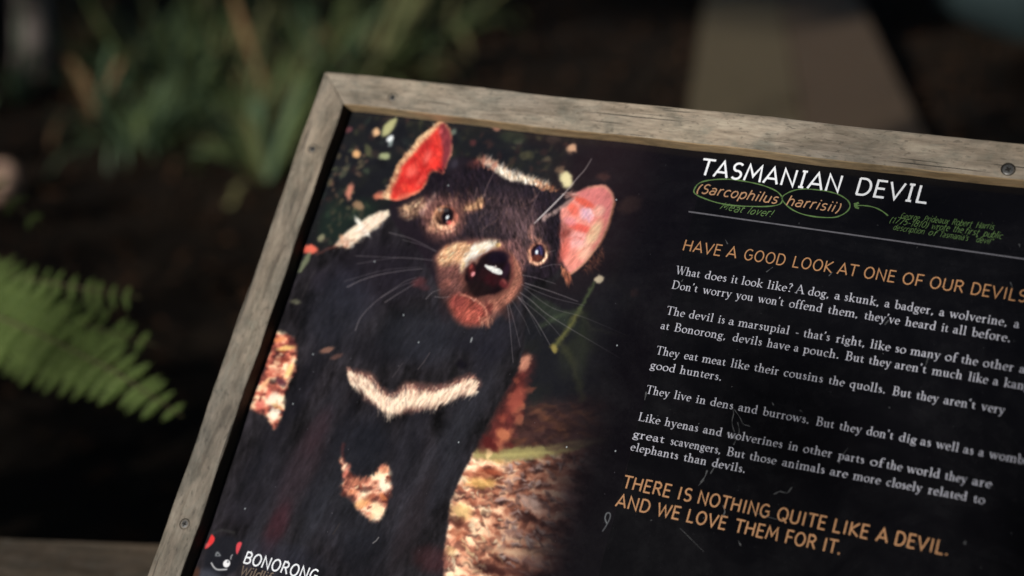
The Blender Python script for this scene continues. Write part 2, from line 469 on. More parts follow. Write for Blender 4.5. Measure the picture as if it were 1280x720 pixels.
# ------------------------------------------------------------------ the printed photograph, painted in panel coordinates
SC = 1.5                                             # metres per traced unit
O3 = CAM + ray(405.6, 89) * SC                       # outer top left corner of the frame face
def puv(px, py, h=-0.016):
    """traced point -> panel coordinates in metres on the plane h above the frame face"""
    r = ray(px, py)
    P0 = O3 + NA * h
    t = (P0 - CAM).dot(NA) / r.dot(NA)
    q = CAM + r * t - O3
    return q.dot(UA), q.dot(VA)

PU0, PU1, PV0, PV1 = 0.034, 0.424, -0.582, -0.033     # the photo sheet inside the rebate
TS = 2900.0                                          # texels per metre
TW, TH = int((PU1 - PU0) * TS), int((PV1 - PV0) * TS)
img = np.zeros((TH, TW, 3), dtype=np.float32)

def T(pts):
    """photo pixels -> texel coordinates (x right, y up)"""
    out = []
    for p in pts:
        a, b = puv(p[0], p[1])
        out.append(((a - PU0) * TS, (b - PV0) * TS))
    return np.array(out, dtype=np.float32)
PXT = float(np.linalg.norm(T([(600, 330)])[0] - T([(601, 330)])[0]))      # texels per photo pixel

def vnoise(h, w, cell, octs=4, seed=0, ax=1.0):
    g = np.random.default_rng(seed)
    out = np.zeros((h, w), np.float32); amp = 1.0; tot = 0
    for o in range(octs):
        cy, cx = max(cell / 2 ** o, 2), max(cell * ax / 2 ** o, 2)
        ny, nx = int(h / cy) + 3, int(w / cx) + 3
        G = g.random((ny, nx)).astype(np.float32)
        yy = np.arange(h) / cy; xx = np.arange(w) / cx
        yi = yy.astype(int); xi = xx.astype(int)
        fy = (yy - yi)[:, None]; fx = (xx - xi)[None, :]
        fy = fy * fy * (3 - 2 * fy); fx = fx * fx * (3 - 2 * fx)
        a = G[yi][:, xi]; b = G[yi][:, xi + 1]; c = G[yi + 1][:, xi]; d = G[yi + 1][:, xi + 1]
        out += amp * ((a * (1 - fx) + b * fx) * (1 - fy) + (c * (1 - fx) + d * fx) * fy)
        tot += amp; amp *= .55
    return out / tot
N1 = vnoise(TH, TW, 60, 4, 1); N2 = vnoise(TH, TW, 14, 3, 2); N3 = vnoise(TH, TW, 220, 3, 3)

def blend(x0, x1, y0, y1, a, col):
    s = img[y0:y1, x0:x1]
    c = np.asarray(col, np.float32) / 255.0
    s += (c - s) * a[..., None]

def win(pts, pad):
    x0 = max(int(pts[:, 0].min() - pad), 0); x1 = min(int(pts[:, 0].max() + pad) + 2, TW)
    y0 = max(int(pts[:, 1].min() - pad), 0); y1 = min(int(pts[:, 1].max() + pad) + 2, TH)
    return x0, x1, y0, y1

def smooth_pts(pts, closed=True, n=5):
    P_ = [np.array(p, float) for p in pts]; out = []; m = len(P_)
    rg = range(m) if closed else range(m - 1)
    for i in rg:
        if closed: a, b, c, d = P_[i - 1], P_[i], P_[(i + 1) % m], P_[(i + 2) % m]
        else: a, b, c, d = P_[max(i - 1, 0)], P_[i], P_[i + 1], P_[min(i + 2, m - 1)]
        for k in range(n):
            t = k / n
            out.append(.5 * ((2 * b) + (-a + c) * t + (2 * a - 5 * b + 4 * c - d) * t * t + (-a + 3 * b - 3 * c + d) * t ** 3))
    if not closed: out.append(P_[-1])
    return [tuple(p) for p in out]

def poly(pts, col, soft=1.5, alpha=1.0, smooth=True, wob=0.0, tex=0.0, col2=None, ret=False):
    """filled outline with a soft edge (soft and wob in photo pixels)"""
    if smooth: pts = smooth_pts(pts)
    Q = T(pts); pad = (soft + wob + 1) * PXT
    x0, x1, y0, y1 = win(Q, pad)
    if x1 <= x0 or y1 <= y0: return None
    X_, Y_ = np.meshgrid(np.arange(x0, x1, dtype=np.float32), np.arange(y0, y1, dtype=np.float32))
    d2 = np.full(X_.shape, 1e9, np.float32); ins = np.zeros(X_.shape, bool)
    for i in range(len(Q)):
        ax, ay = Q[i - 1]; bx, by = Q[i]
        ex, ey = bx - ax, by - ay; L2 = ex * ex + ey * ey + 1e-6
        t = np.clip(((X_ - ax) * ex + (Y_ - ay) * ey) / L2, 0, 1)
        d2 = np.minimum(d2, (X_ - ax - t * ex) ** 2 + (Y_ - ay - t * ey) ** 2)
        c = ((ay > Y_) != (by > Y_))
        if abs(by - ay) > 1e-6:
            ins ^= c & (X_ < (bx - ax) * (Y_ - ay) / (by - ay) + ax)
    sd = np.sqrt(d2) * np.where(ins, 1, -1)
    if wob: sd = sd + (N2[y0:y1, x0:x1] - .5) * 4 * wob * PXT
    a = np.clip(sd / (soft * PXT) * .5 + .5, 0, 1); a = a * a * (3 - 2 * a) * alpha
    if col2 is not None:
        k = np.clip((N1[y0:y1, x0:x1] - .5) * 3.2 + .5, 0, 1)[..., None]
        cc = (np.array(col) * (1 - k) + np.array(col2) * k) / 255.0
        s = img[y0:y1, x0:x1]; s += (cc - s) * a[..., None]
    else: blend(x0, x1, y0, y1, a, col)
    if tex:
        img[y0:y1, x0:x1] *= (1 + (N2[y0:y1, x0:x1] - .5) * tex * 2)[..., None] * a[..., None] + (1 - a[..., None])

def line(pts, col, w=1.0, alpha=1.0, soft=.6, taper=0.0, smooth=False):
    """a tapering hair or stroke through the given points; w in photo pixels"""
    if smooth: pts = smooth_pts(pts, False, 6)
    Q = T(pts); W = w * PXT / 2; S = max(soft * PXT, .8)
    x0, x1, y0, y1 = win(Q, W + S)
    if x1 - x0 <= 0 or y1 - y0 <= 0: return
    X_, Y_ = np.meshgrid(np.arange(x0, x1, dtype=np.float32), np.arange(y0, y1, dtype=np.float32))
    A = np.zeros(X_.shape, np.float32); m = len(Q) - 1
    for i in range(m):
        ax, ay = Q[i]; ex, ey = Q[i + 1] - Q[i]; L2 = ex * ex + ey * ey + 1e-6
        t = np.clip(((X_ - ax) * ex + (Y_ - ay) * ey) / L2, 0, 1)
        d = np.sqrt((X_ - ax - t * ex) ** 2 + (Y_ - ay - t * ey) ** 2)
        ww = W * (1 - taper * (i + t) / m)
        a = np.clip((ww - d) / S * .5 + .5, 0, 1)
        if taper: a = a * (1 - .6 * taper * (i + t) / m)
        A = np.maximum(A, a)
    blend(x0, x1, y0, y1, A * alpha, col)

def blob(x, y, rx, ry, col, alpha=1.0, soft=.6, ang=0.0):
    """soft ellipse"""
    Q = T([(x, y)])[0]; r = max(rx, ry) * PXT * (1 + soft)
    x0, x1 = max(int(Q[0] - r), 0), min(int(Q[0] + r) + 2, TW); y0, y1 = max(int(Q[1] - r), 0), min(int(Q[1] + r) + 2, TH)
    if x1 <= x0 or y1 <= y0: return
    X_, Y_ = np.meshgrid(np.arange(x0, x1, dtype=np.float32) - Q[0], np.arange(y0, y1, dtype=np.float32) - Q[1])
    c, s = math.cos(-R(ang)), math.sin(-R(ang))
    u_ = (X_ * c + Y_ * s) / (rx * PXT); v_ = (-X_ * s + Y_ * c) / (ry * PXT)
    d = np.sqrt(u_ * u_ + v_ * v_)
    a = np.clip((1 - d) / soft + .5, 0, 1); a = a * a * (3 - 2 * a) * alpha
    blend(x0, x1, y0, y1, a, col)

def inpoly(x, y, P_):
    r = False
    for i in range(len(P_)):
        (ax, ay), (bx, by) = P_[i - 1], P_[i]
        if (ay > y) != (by > y) and x < (bx - ax) * (y - ay) / (by - ay) + ax: r = not r
    return r

def fur(P_, n, cols, ln=(3, 7), w=(.5, 1.1), ang=0.0, spread=25, alpha=(.3, .7), angf=None, curve=.2):
    """n hairs rooted inside the outline P_; ang in degrees, 0 = right, 90 = up in the photo"""
    xs = [p[0] for p in P_]; ys = [p[1] for p in P_]
    k = 0; tries = 0
    while k < n and tries < n * 6:
        tries += 1
        x = random.uniform(min(xs), max(xs)); y = random.uniform(min(ys), max(ys))
        if not inpoly(x, y, P_): continue
        k += 1
        a = R((angf(x, y) if angf else ang) + random.gauss(0, spread)); l = random.uniform(*ln)
        c = random.choice(cols); j = random.uniform(.85, 1.12)
        b = a + random.uniform(-curve, curve)
        p1 = (x + math.cos(a) * l * .5, y - math.sin(a) * l * .5); p2 = (p1[0] + math.cos(b) * l * .5, p1[1] - math.sin(b) * l * .5)
        line([(x, y), p1, p2], tuple(min(v * j, 255) for v in c), random.uniform(*w), random.uniform(*alpha), .55, .8)

def warp(amt, cell, seed, octs=3):
    dx = (vnoise(TH, TW, cell, octs, seed) - .5) * 2 * amt * PXT; dy = (vnoise(TH, TW, cell, octs, seed + 1) - .5) * 2 * amt * PXT
    yy, xx = np.mgrid[0:TH, 0:TW]
    X_ = np.clip((xx + dx * 2).astype(int), 0, TW - 1); Y_ = np.clip((yy + dy * 2).astype(int), 0, TH - 1)
    return img[Y_, X_]
def blur(a, r):
    for ax in (0, 1):
        c = np.cumsum(np.concatenate([np.repeat(np.take(a, [0], ax), r + 1, ax), a, np.repeat(np.take(a, [-1], ax), r, ax)], ax), axis=ax, dtype=np.float64)
        n = a.shape[ax]
        a = ((np.take(c, range(2 * r + 1, 2 * r + 1 + n), ax) - np.take(c, range(0, n), ax)) / (2 * r + 1)).astype(np.float32)
    return a

# ---- backdrop of the print
img[:] = np.array((26, 27, 32), np.float32) / 255
k_ = np.clip((N1 - .45) * 3, 0, 1)[..., None]
img += (np.array((36, 38, 34), np.float32) / 255 - img) * k_ * .55
for _ in range(150):                                   # undergrowth behind the head
    x = random.uniform(395, 720); y = random.uniform(145, 260)
    blob(x, y, random.uniform(3, 9), random.uniform(2, 5), random.choice([(52, 56, 44), (60, 50, 46), (44, 52, 50), (66, 66, 50), (20, 20, 24), (70, 46, 44)]), random.uniform(.25, .6), .9, random.uniform(0, 180))
for _ in range(70):                                    # lighter leaf clutter along the left edge
    x = random.uniform(400, 460) ; y = random.uniform(185, 310)
    if x < 437 - (y - 138) * .36 + 6: continue
    blob(x, y, random.uniform(2, 6), random.uniform(1.5, 3.5), random.choice([(92, 96, 72), (112, 100, 76), (130, 98, 80), (70, 82, 66), (96, 70, 64)]), random.uniform(.35, .8), .8, random.uniform(0, 180))
poly([(404, 262), (420, 250), (440, 262), (450, 250), (470, 258), (462, 272), (440, 282), (424, 300), (404, 300), (398, 290)], (30, 46, 38), 8, .6)
blob(750, 250, 70, 120, (32, 22, 27), .85, .9, 10); blob(690, 165, 60, 22, (34, 27, 29), .7, .9, 0)
for _ in range(60):
    blob(random.uniform(560, 720), random.uniform(150, 215), random.uniform(2, 6), random.uniform(1.5, 4), random.choice([(54, 34, 36), (60, 58, 44), (40, 44, 34), (76, 50, 46), (90, 84, 62)]), random.uniform(.2, .5), 1.0, random.uniform(0, 180))
# ---- sunlit leaves
for b in [(469, 166, 6, 4, (225, 182, 140), 1, 30), (444, 193, 6, 5, (222, 172, 122), 1, 40), (480, 196, 8, 5, (160, 168, 128), .95, -5), (619, 160, 6, 4, (150, 108, 92), .9, 20),
          (566, 165, 3.5, 5, (108, 122, 112), .8, 0), (590, 179, 5, 4, (86, 48, 50), .8, 0), (647, 178, 6, 4, (78, 78, 66), .8, 0), (434, 163, 5, 4, (120, 72, 76), .8, 0), (436, 240, 4.5, 11, (205, 132, 112), .9, -10),
          (447, 258, 9, 5, (168, 134, 104), .8, 20), (459, 188, 10, 4, (98, 100, 70), .7, 55), (430, 215, 5, 10, (110, 112, 88), .5, 20), (714, 186, 6, 6, (205, 162, 132), .95, 0), (706, 225, 12, 7.5, (218, 208, 164), 1, 52),
          (787, 257, 14, 10, (74, 55, 50), .6, -30), (753, 222, 8, 6, (70, 46, 44), .7, 0), (699, 213, 6, 5, (120, 96, 78), .7, 0), (474, 245, 9, 5, (190, 110, 92), .8, -20), (401, 298, 4, 5, (170, 165, 130), .7, 0),
          (793, 367, 5.5, 5, (125, 80, 66), .8, 0), (640, 172, 18, 8, (44, 52, 42), .6, 0), (605, 205, 14, 8, (40, 48, 42), .6, 0), (690, 175, 9, 6, (62, 50, 48), .6, 0), (655, 195, 7, 5, (88, 84, 62), .5, 0), (682, 200, 6, 4, (96, 84, 70), .5, 0)]:
    blob(b[0], b[1], b[2], b[3], b[4], b[5], .7, b[6])
poly([(476, 168), (480, 157), (490, 149), (495, 148), (493, 157), (486, 167), (479, 172)], (172, 172, 126), 2.2)
blob(487, 174, 4.2, 4.2, (238, 246, 250), 1, .5); blob(487.5, 180, 2.6, 4.5, (150, 165, 165), .8, .7)

# ---- dusk coloured ground on the right of the animal
ground = [(560, 560), (600, 540), (655, 500), (700, 470), (790, 470), (800, 600), (790, 900), (540, 900), (548, 720)]
poly([(600, 556), (640, 520), (700, 505), (780, 515), (785, 640), (760, 900), (540, 900), (548, 720), (570, 610)], (66, 44, 42), 16, .95, True, 2, .3)
pal = [(238, 208, 158), (214, 164, 118), (206, 170, 156), (160, 84, 62), (112, 56, 44), (186, 128, 98), (150, 118, 108), (232, 190, 120)]
dk = [(48, 28, 28), (36, 22, 26), (66, 36, 32)]
def lit(x, y):                                          # how bright the printed litter is, fading to the right
    edge = 552 + max(0, (700 - y)) * .25
    f = 1 - (x - edge) / 205.0
    return max(0.0, min(1.0, f + .12)) * (1.0 if y > 566 else .5)
LA = vnoise(TH, TW, 19, 3, 71, 1.9); LB = vnoise(TH, TW, 7, 3, 72, 1.8); LC = vnoise(TH, TW, 40, 3, 73, 1.6)
def litter(P_, dark, bright, warm, dim=None, soft=4):
    """leaf litter inside P_: a tone curve over stretched noise, tinted warm or cool"""
    global img
    keep_ = img.copy()
    poly(P_, (255, 0, 255), soft, 1, True, 1.5)
    mask = np.clip((img - keep_)[..., 0:1] / np.maximum(1 - keep_[..., 0:1], 1e-3), 0, 1)
    img = keep_
    n = np.clip(((.55 * LA + .17 * LB + .28 * LC) - .5) * 3.2 + .54, 0, 1)[..., None]
    stops = [(0, dark), (.32, tuple(.5 * a + .5 * b for a, b in zip(dark, warm))), (.52, warm), (.74, tuple(.45 * a + .55 * b for a, b in zip(warm, bright))), (1, bright)]
    out = np.zeros(img.shape, np.float32)
    for c in range(3): out[..., c:c + 1] = np.interp(n, [q[0] for q in stops], [q[1][c] / 255 for q in stops])
    if dim is not None: out = out * dim
    img = (img * (1 - mask) + out * mask).astype(np.float32)
YY, XX = np.mgrid[0:TH, 0:TW].astype(np.float32)
E0 = T([(552, 700)])[0]; E1 = T([(780, 640)])[0]
run = np.clip((XX - E0[0] + (YY - E0[1]) * .06) / (E1[0] - E0[0]), 0, 1)[..., None]
litter([(560, 572), (610, 566), (660, 570), (720, 562), (790, 556), (800, 640), (780, 900), (540, 900), (548, 720), (562, 640)], (70, 42, 38), (255, 232, 196), (190, 134, 108), np.clip(np.concatenate([1.2 - 1.08 * run ** 1.2, 1.18 - 1.06 * run ** 1.05, 1.2 - .98 * run ** .9], 2), .1, 1.2))
img[:] = blur(img, 2)
for _ in range(1150):
    y = random.uniform(566, 860); x = random.uniform(548, 778); f = lit(x, y)
    if random.random() > f + .05: continue
    c = random.choice([(244, 214, 166), (255, 236, 200), (214, 164, 124), (176, 104, 80), (228, 190, 156), (190, 124, 100)]) if x < 625 else random.choice([(214, 186, 182), (192, 158, 156), (166, 132, 130), (230, 206, 200), (174, 134, 122)])
    g = .22 + .78 * f ** 1.2; a = random.gauss(12, 30); rx = random.uniform(2.2, 7); ry = random.uniform(.8, 2.3)
    blob(x + .8, y + ry * 1.3, rx * 1.05, ry * .9, (44 * g + 8, 24 * g + 8, 24 * g + 8), random.uniform(.3, .75), .9, a)
    blob(x, y, rx, ry, tuple(v * g for v in c), random.uniform(.35, .85), .8, a)
for b in [(600, 604, 17, 6, (246, 198, 110), .8, -12), (576, 640, 12, 9, (255, 226, 150), .85, 20), (603, 592, 22, 5, (150, 72, 50), .9, -10), (585, 628, 9, 4, (120, 56, 40), .8, 0), (664, 632, 17, 6.5, (205, 176, 162), .85, 22),
          (650, 648, 9, 4, (70, 44, 40), .8, 0), (640, 690, 30, 4, (206, 170, 140), .85, -8), (690, 690, 22, 3.4, (150, 120, 104), .7, -6), (590, 660, 8, 3.5, (246, 232, 196), .9, 60), (570, 668, 10, 7, (168, 88, 62), .9, 0),
          (562, 690, 7, 5, (238, 196, 140), .9, 0), (568, 652, 9, 5, (60, 30, 28), .85, 10), (574, 655, 5, 7, (80, 38, 30), .7, 0), (712, 622, 12, 7, (140, 112, 110), .6, 50), (700, 600, 16, 4, (98, 64, 52), .7, 30), (622, 576, 10, 4, (222, 170, 110), .9, 10),
          (640, 668, 14, 5, (152, 112, 100), .7, -20), (664, 703, 14, 6, (150, 110, 100), .8, 0), (610, 712, 20, 8, (50, 26, 26), .8, 0), (640, 716, 16, 6, (90, 52, 46), .8, 0), (742, 612, 4, 12, (96, 74, 74), .6, -30)]:
    blob(b[0], b[1], b[2], b[3], b[4], b[5] * .75, 1.1, b[6])
poly([(592, 562), (600, 561), (640, 560), (669, 559), (700, 556), (740, 549), (770, 542), (796, 538), (770, 548), (735, 558), (705, 567), (669, 574), (640, 577), (610, 576), (592, 573)], (148, 140, 92), 3.6, .9, False)
line([(690, 562), (730, 554), (790, 541)], (96, 74, 62), 6, .8, 3)
line([(596, 569), (640, 569), (690, 566)], (196, 186, 120), 3, .5, 2)
blob(611, 566, 3, 8, (236, 206, 150), .9, .6, 0)
line([(665, 512), (690, 528), (706, 545)], (122, 78, 54), 6, .7, 3); line([(660, 516), (700, 520), (760, 530)], (80, 50, 44), 5, .5, 3)
# red bank just behind the chest
for _ in range(90):
    y = random.uniform(505, 560); x = random.uniform(640, 770)
    blob(x, y, random.uniform(5, 14), random.uniform(1.2, 3), random.choice([(96, 62, 46), (40, 26, 28), (74, 48, 46), (30, 20, 24), (110, 70, 52)]), random.uniform(.2, .5), .9, random.gauss(-12, 20))
poly([(652, 446), (660, 447), (665, 455), (661, 470), (655, 490), (651, 512), (644, 530), (636, 552), (620, 562), (598, 560), (618, 520), (634, 488), (642, 466)], (96, 42, 40), 9, .85, True, 1.2, .3)
for _ in range(26):
    y = random.uniform(470, 562); blob(700 - y * .12 + (562 - y) * .28 + random.uniform(-12, 12) - 10, y, random.uniform(2, 6), random.uniform(2, 7), random.choice([(160, 84, 66), (70, 30, 32), (196, 118, 88), (90, 40, 38), (120, 56, 48)]), .5, .9, 70)
blob(655, 455, 6, 11, (205, 142, 118), .85, .8, 12); blob(645, 500, 8, 16, (150, 74, 62), .8, .9, 15); blob(628, 545, 9, 7, (196, 120, 86), .8, .8, 30); blob(612, 556, 12, 5, (80, 30, 30), .9, .8, 30)
# green stems
blob(722, 438, 16, 30, (52, 58, 44), .45, 1.1, 12); blob(690, 392, 34, 9, (54, 66, 52), .5, 1.0, 22)
line([(741, 355), (732, 372), (722, 390)], (84, 98, 66), 3, .85, 1.6); line([(722, 390), (708, 414), (692, 435)], (112, 112, 64), 5, .8, 2.4)
line([(722, 390), (700, 394), (676, 408)], (66, 78, 58), 5, .6, 3); line([(722, 390), (737, 412), (790, 424)], (60, 62, 52), 3, .5, 2); line([(700, 430), (716, 455), (727, 500)], (66, 68, 48), 6, .6, 3.4)
line([(727, 396), (728, 440), (724, 480)], (50, 58, 42), 8, .5, 5)
blob(748, 350, 5.5, 5, (222, 206, 176), 1, .55); blob(692, 436, 6, 4, (150, 136, 76), .8, .7, 30)

img[:] = warp(1.0, 14, 31); img[:] = blur(img, 1)
# ---- the animal: body
FUR = (33, 31, 35)
body = [(380, 330), (398, 312), (419, 308), (437, 309), (456, 296), (476, 279), (486, 266), (500, 250), (520, 240), (560, 200), (585, 196), (612, 204), (640, 214), (668, 226), (690, 236), (704, 250), (704, 280), (702, 320), (700, 345),
        (680, 362), (660, 372), (656, 400), (654, 430), (650, 452), (640, 474), (628, 494), (614, 520), (603, 540), (594, 560), (584, 580), (574, 600), (562, 629), (558, 664), (552, 698), (554, 716), (552, 900), (150, 900), (230, 640), (300, 480), (350, 380)]
poly(body, FUR, 2.2, 1, True, .5)
k_ = np.clip((N3 - .42) * 3, 0, 1)
SA = vnoise(TH, TW, 120, 4, 81, .35); SB = vnoise(TH, TW, 26, 4, 82, .3)
keep_ = img.copy(); poly(body, (255, 255, 255), 2.2, 1, True, .5)
mask = np.clip((img - keep_)[..., 0:1] / np.maximum(1 - keep_[..., 0:1], 1e-3), 0, 1); img = keep_
low = np.clip((T([(480, 470)])[0][1] - YY) / (T([(480, 470)])[0][1] - T([(480, 720)])[0][1]), 0, 1)[..., None]
tone = 1 + ((SA - .5) * 1.5 + (SB - .5) * .9)[..., None] * 1.15 - .06 + low * .05
img = img * (1 - mask) + img * tone * mask
img = img + mask * (low * np.array((.007, .006, .008), np.float32)); img = img.astype(np.float32)
for b in [(560, 560, 16, 90, (50, 52, 60), .6, 12), (520, 640, 12, 70, (24, 24, 30), .6, 8), (415, 560, 9, 70, (26, 26, 32), .7, 8), (385, 560, 14, 80, (46, 46, 54), .6, 12), (590, 500, 20, 44, (44, 44, 52), .55, 20), (468, 560, 26, 26, (22, 22, 27), .8, 0), (330, 560, 14, 60, (24, 24, 30), .6, 14), (610, 440, 16, 34, (26, 26, 34), .6, 10), (440, 370, 34, 22, (44, 44, 56), .5, 30), (500, 350, 26, 20, (24, 22, 28), .6, 0), (400, 350, 16, 14, (50, 46, 58), .5, 40), (540, 430, 30, 26, (46, 46, 58), .4, 10)]:
    blob(b[0], b[1], b[2], b[3], b[4], b[5], 1.2, b[6])
# faint colour drifts in the black coat
for b in [(395, 640, 10, 60, (58, 60, 70), .4, 8), (330, 640, 8, 50, (58, 60, 70), .35, 12), (505, 640, 9, 70, (60, 60, 70), .4, 6), (452, 690, 26, 30, (24, 25, 31), .7, 0), (620, 400, 20, 26, (50, 48, 58), .4, 20), (560, 425, 40, 10, (24, 23, 30), .6, 5), (430, 345, 30, 8, (58, 56, 68), .4, 35), (372, 590, 20, 60, (52, 38, 44), .5, 10), (345, 660, 12, 30, (66, 34, 42), .6, 8), (300, 640, 26, 14, (40, 38, 46), .5, 0), (430, 640, 60, 40, (40, 42, 50), .5, 0), (515, 650, 14, 60, (46, 40, 44), .6, 6), (540, 700, 22, 14, (64, 34, 38), .6, 0),
          (480, 340, 60, 40, (38, 34, 44), .6, 0), (420, 390, 40, 50, (38, 40, 50), .6, 0), (470, 440, 40, 18, (24, 24, 30), .6, 0), (520, 420, 50, 30, (38, 40, 48), .7, 0), (610, 420, 36, 30, (34, 34, 44), .6, 0), (380, 480, 14, 60, (28, 28, 36), .5, 10),
          (450, 560, 30, 40, (30, 32, 40), .7, 0), (330, 600, 22, 50, (36, 36, 44), .5, 12), (395, 540, 12, 30, (54, 38, 44), .45, 10), (558, 600, 12, 40, (42, 42, 50), .6, 15), (470, 500, 16, 10, (30, 30, 36), .6, 0), (510, 560, 18, 60, (38, 38, 46), .6, 0), (577, 456, 7, 5, (14, 12, 20), .8, 20), (350, 700, 60, 20, (46, 48, 60), .5, 0)]:
    blob(b[0], b[1], b[2], b[3], b[4], b[5], 1.0, b[6])
fur([(380, 340), (470, 290), (700, 350), (640, 480), (560, 640), (552, 718), (250, 718), (320, 520)], 1500, [(46, 47, 56), (24, 24, 30), (52, 50, 58), (20, 20, 26), (44, 36, 42)], (5, 15), (.5, 1.3), spread=22, alpha=(.1, .38), angf=lambda x, y: 250 + (x - 480) * .12)
# back stripe and what glows beside it
blob(387, 312, 10, 6, (232, 112, 92), .95, .6, 0); blob(380, 313, 5, 4, (205, 90, 76), .7, .7)
poly([(383, 318), (388, 318), (382, 332), (374, 341), (372, 338)], (116, 122, 98), 1.5, .9); line([(392, 340), (384, 355), (377, 372)], (66, 62, 66), 2, .6, 1.5)
blob(369, 378, 7, 3, (98, 98, 82), .8, .8, 0)
stripe = [(418, 308), (424, 298), (434, 289), (448, 279), (462, 270), (474, 265), (484, 263), (487, 268), (480, 276), (470, 284), (456, 294), (443, 303), (437, 309), (428, 307)]
poly(stripe, (240, 224, 202), 2.6, 1, False); blob(430, 302, 11, 4, (226, 168, 138), .8, .8, 38); blob(452, 284, 18, 3.2, (255, 250, 240), .9, .7, 37)
fur([(418, 308), (434, 289), (446, 300), (436, 310)], 60, [(232, 190, 160), (150, 90, 70), (250, 235, 215)], (4, 9), (.6, 1.2), 215, 12, (.5, .9))
fur([(424, 300), (470, 266), (486, 264), (478, 282), (440, 308)], 160, [(255, 250, 240), (244, 222, 196), (206, 170, 146), (150, 110, 96)], (5, 11), (.8, 1.6), 216, 9, (.3, .8))
line([(419, 308), (408, 312), (396, 318)], (110, 64, 58), 2.5, .7, 1.5)
# bright litter showing at the left edge
gapL = [(345, 417), (357, 420), (369, 428), (369, 447), (367, 466), (359, 480), (356, 494), (352, 518), (343, 536), (338, 530), (331, 520), (322, 516), (312, 510), (318, 490), (330, 460)]
litter(gapL, (72, 36, 38), (255, 230, 190), (204, 112, 92), None, 3.2)
for b in [(357, 436, 12, 3.2, (250, 206, 132), 1, -15), (346, 452, 4.5, 7, (244, 196, 158), .95, 0), (361, 464, 4.5, 9, (246, 212, 142), .95, 12), (331, 480, 3.6, 8, (238, 184, 138), .95, 25), (342, 500, 11, 8, (255, 250, 226), 1, 0), (342, 518, 7, 8, (255, 246, 226), 1, 0),
          (350, 478, 9, 4.5, (76, 42, 54), .95, 20), (340, 478, 5, 3.5, (50, 34, 34), .9, 0), (353, 450, 10, 3, (130, 60, 50), .8, -10), (346, 465, 9, 3, (200, 116, 96), .8, -10), (325, 505, 7, 6, (206, 96, 88), .9, 30), (345, 509, 8, 2, (216, 176, 112), .8, 15), (352, 440, 5, 1.5, (140, 70, 40), .8, -10), (348, 425, 8, 3.5, (226, 140, 92), .9, -15), (335, 492, 3, 6, (222, 112, 96), .8, 10)]:
    blob(b[0], b[1], b[2], b[3], b[4], b[5] * .85, .9, b[6])
# gap between the legs
gapM = [(424, 573), (429, 574), (434, 583), (440, 592), (448, 596), (458, 596), (466, 592), (472, 584), (479, 581), (485, 584), (487, 595), (489, 611), (486, 624), (481, 637), (474, 650), (465, 651), (457, 646), (450, 639), (443, 630), (436, 622), (426, 616), (428, 600), (427, 586)]
litter(gapM, (84, 44, 40), (255, 230, 196), (208, 134, 110), None, 3.6)
for b in [(480, 607, 8, 7, (255, 246, 220), 1, 10), (471, 635, 9, 6, (255, 226, 184), 1, 20), (464, 646, 4, 4, (236, 190, 150), .9, 0), (452, 630, 9, 5, (226, 160, 104), .9, -30), (444, 602, 9, 5, (206, 132, 104), .85, -30), (455, 612, 11, 3.4, (72, 40, 38), .8, -15), (460, 622, 8, 3, (140, 76, 56), .7, -25), (432, 590, 3, 9, (205, 120, 104), .8, 10), (480, 588, 6, 4, (205, 132, 100), .9, -20), (484, 600, 3, 4, (120, 60, 46), .7, 0), (440, 616, 7, 3, (222, 150, 116), .9, -20), (478, 622, 6, 3, (200, 120, 76), .8, 20), (455, 599, 8, 3, (150, 92, 76), .8, 0)]:
    blob(b[0], b[1], b[2], b[3], b[4], b[5] * .85, .9, b[6])
line([(429, 576), (427, 566), (428, 556)], (110, 56, 56), 3, .6, 2)
fur([(440, 590), (470, 578), (474, 590), (450, 598)], 60, [(34, 34, 42), (24, 24, 30)], (4, 8), (.8, 1.6), 265, 14, (.6, .95))
for P_, n in ((gapM, 26), (gapL, 34)):
    k = 0
    while k < n:
        x = random.uniform(min(p[0] for p in P_), max(p[0] for p in P_)); y = random.uniform(min(p[1] for p in P_), max(p[1] for p in P_)); k += 1
        if inpoly(x, y, P_): blob(x, y, random.uniform(1.2, 3.6), random.uniform(.7, 1.8), random.choice([(90, 44, 36), (60, 30, 30), (226, 160, 120), (250, 224, 180), (206, 120, 88), (150, 80, 62)]), random.uniform(.35, .8), .7, random.gauss(-15, 35))
img[:] = warp(.7, 9, 51); img[:] = blur(img, 1)
img[:] = blur(img, 1)
# chest band
band = [(434, 462), (444, 465), (455, 466), (462, 467), (470, 478), (478, 487), (486, 492), (494, 490), (501, 483), (509, 478), (522, 480), (537, 481), (550, 481), (562, 479), (574, 473), (587, 470), (598, 477), (598, 483), (587, 490), (572, 495), (556, 501), (543, 508), (531, 511), (518, 515), (506, 516), (490, 513), (472, 508), (462, 502), (456, 498), (450, 488), (444, 478)]
poly(band, (150, 104, 94), 6, .8, True, 1.0)
def bdir(x): return 292 if x < 470 else (276 - (x - 470) * .55 if x < 520 else 248 - (x - 520) * .28)
top = smooth_pts([(436, 462), (452, 468), (464, 475), (474, 486), (486, 495), (498, 491), (510, 484), (524, 485), (540, 486), (556, 484), (572, 478), (586, 472), (595, 474)], False, 8)
def hairs(n, off, ln, w, cols, al, spread):
    for _ in range(n):
        x, y = random.choice(top); x += random.uniform(-3, 3); y += random.uniform(*off)
        a = R(bdir(x) + random.gauss(0, spread)); l = random.uniform(*ln) * (1 if 450 < x < 575 else .75)
        c = random.choice(cols); b = a + random.uniform(-.2, .2)
        line([(x, y), (x + math.cos(a) * l * .5, y - math.sin(a) * l * .5), (x + math.cos(a) * l * .5 + math.cos(b) * l * .5, y - math.sin(a) * l * .5 - math.sin(b) * l * .5)], c, random.uniform(*w), random.uniform(*al), .8, .75)
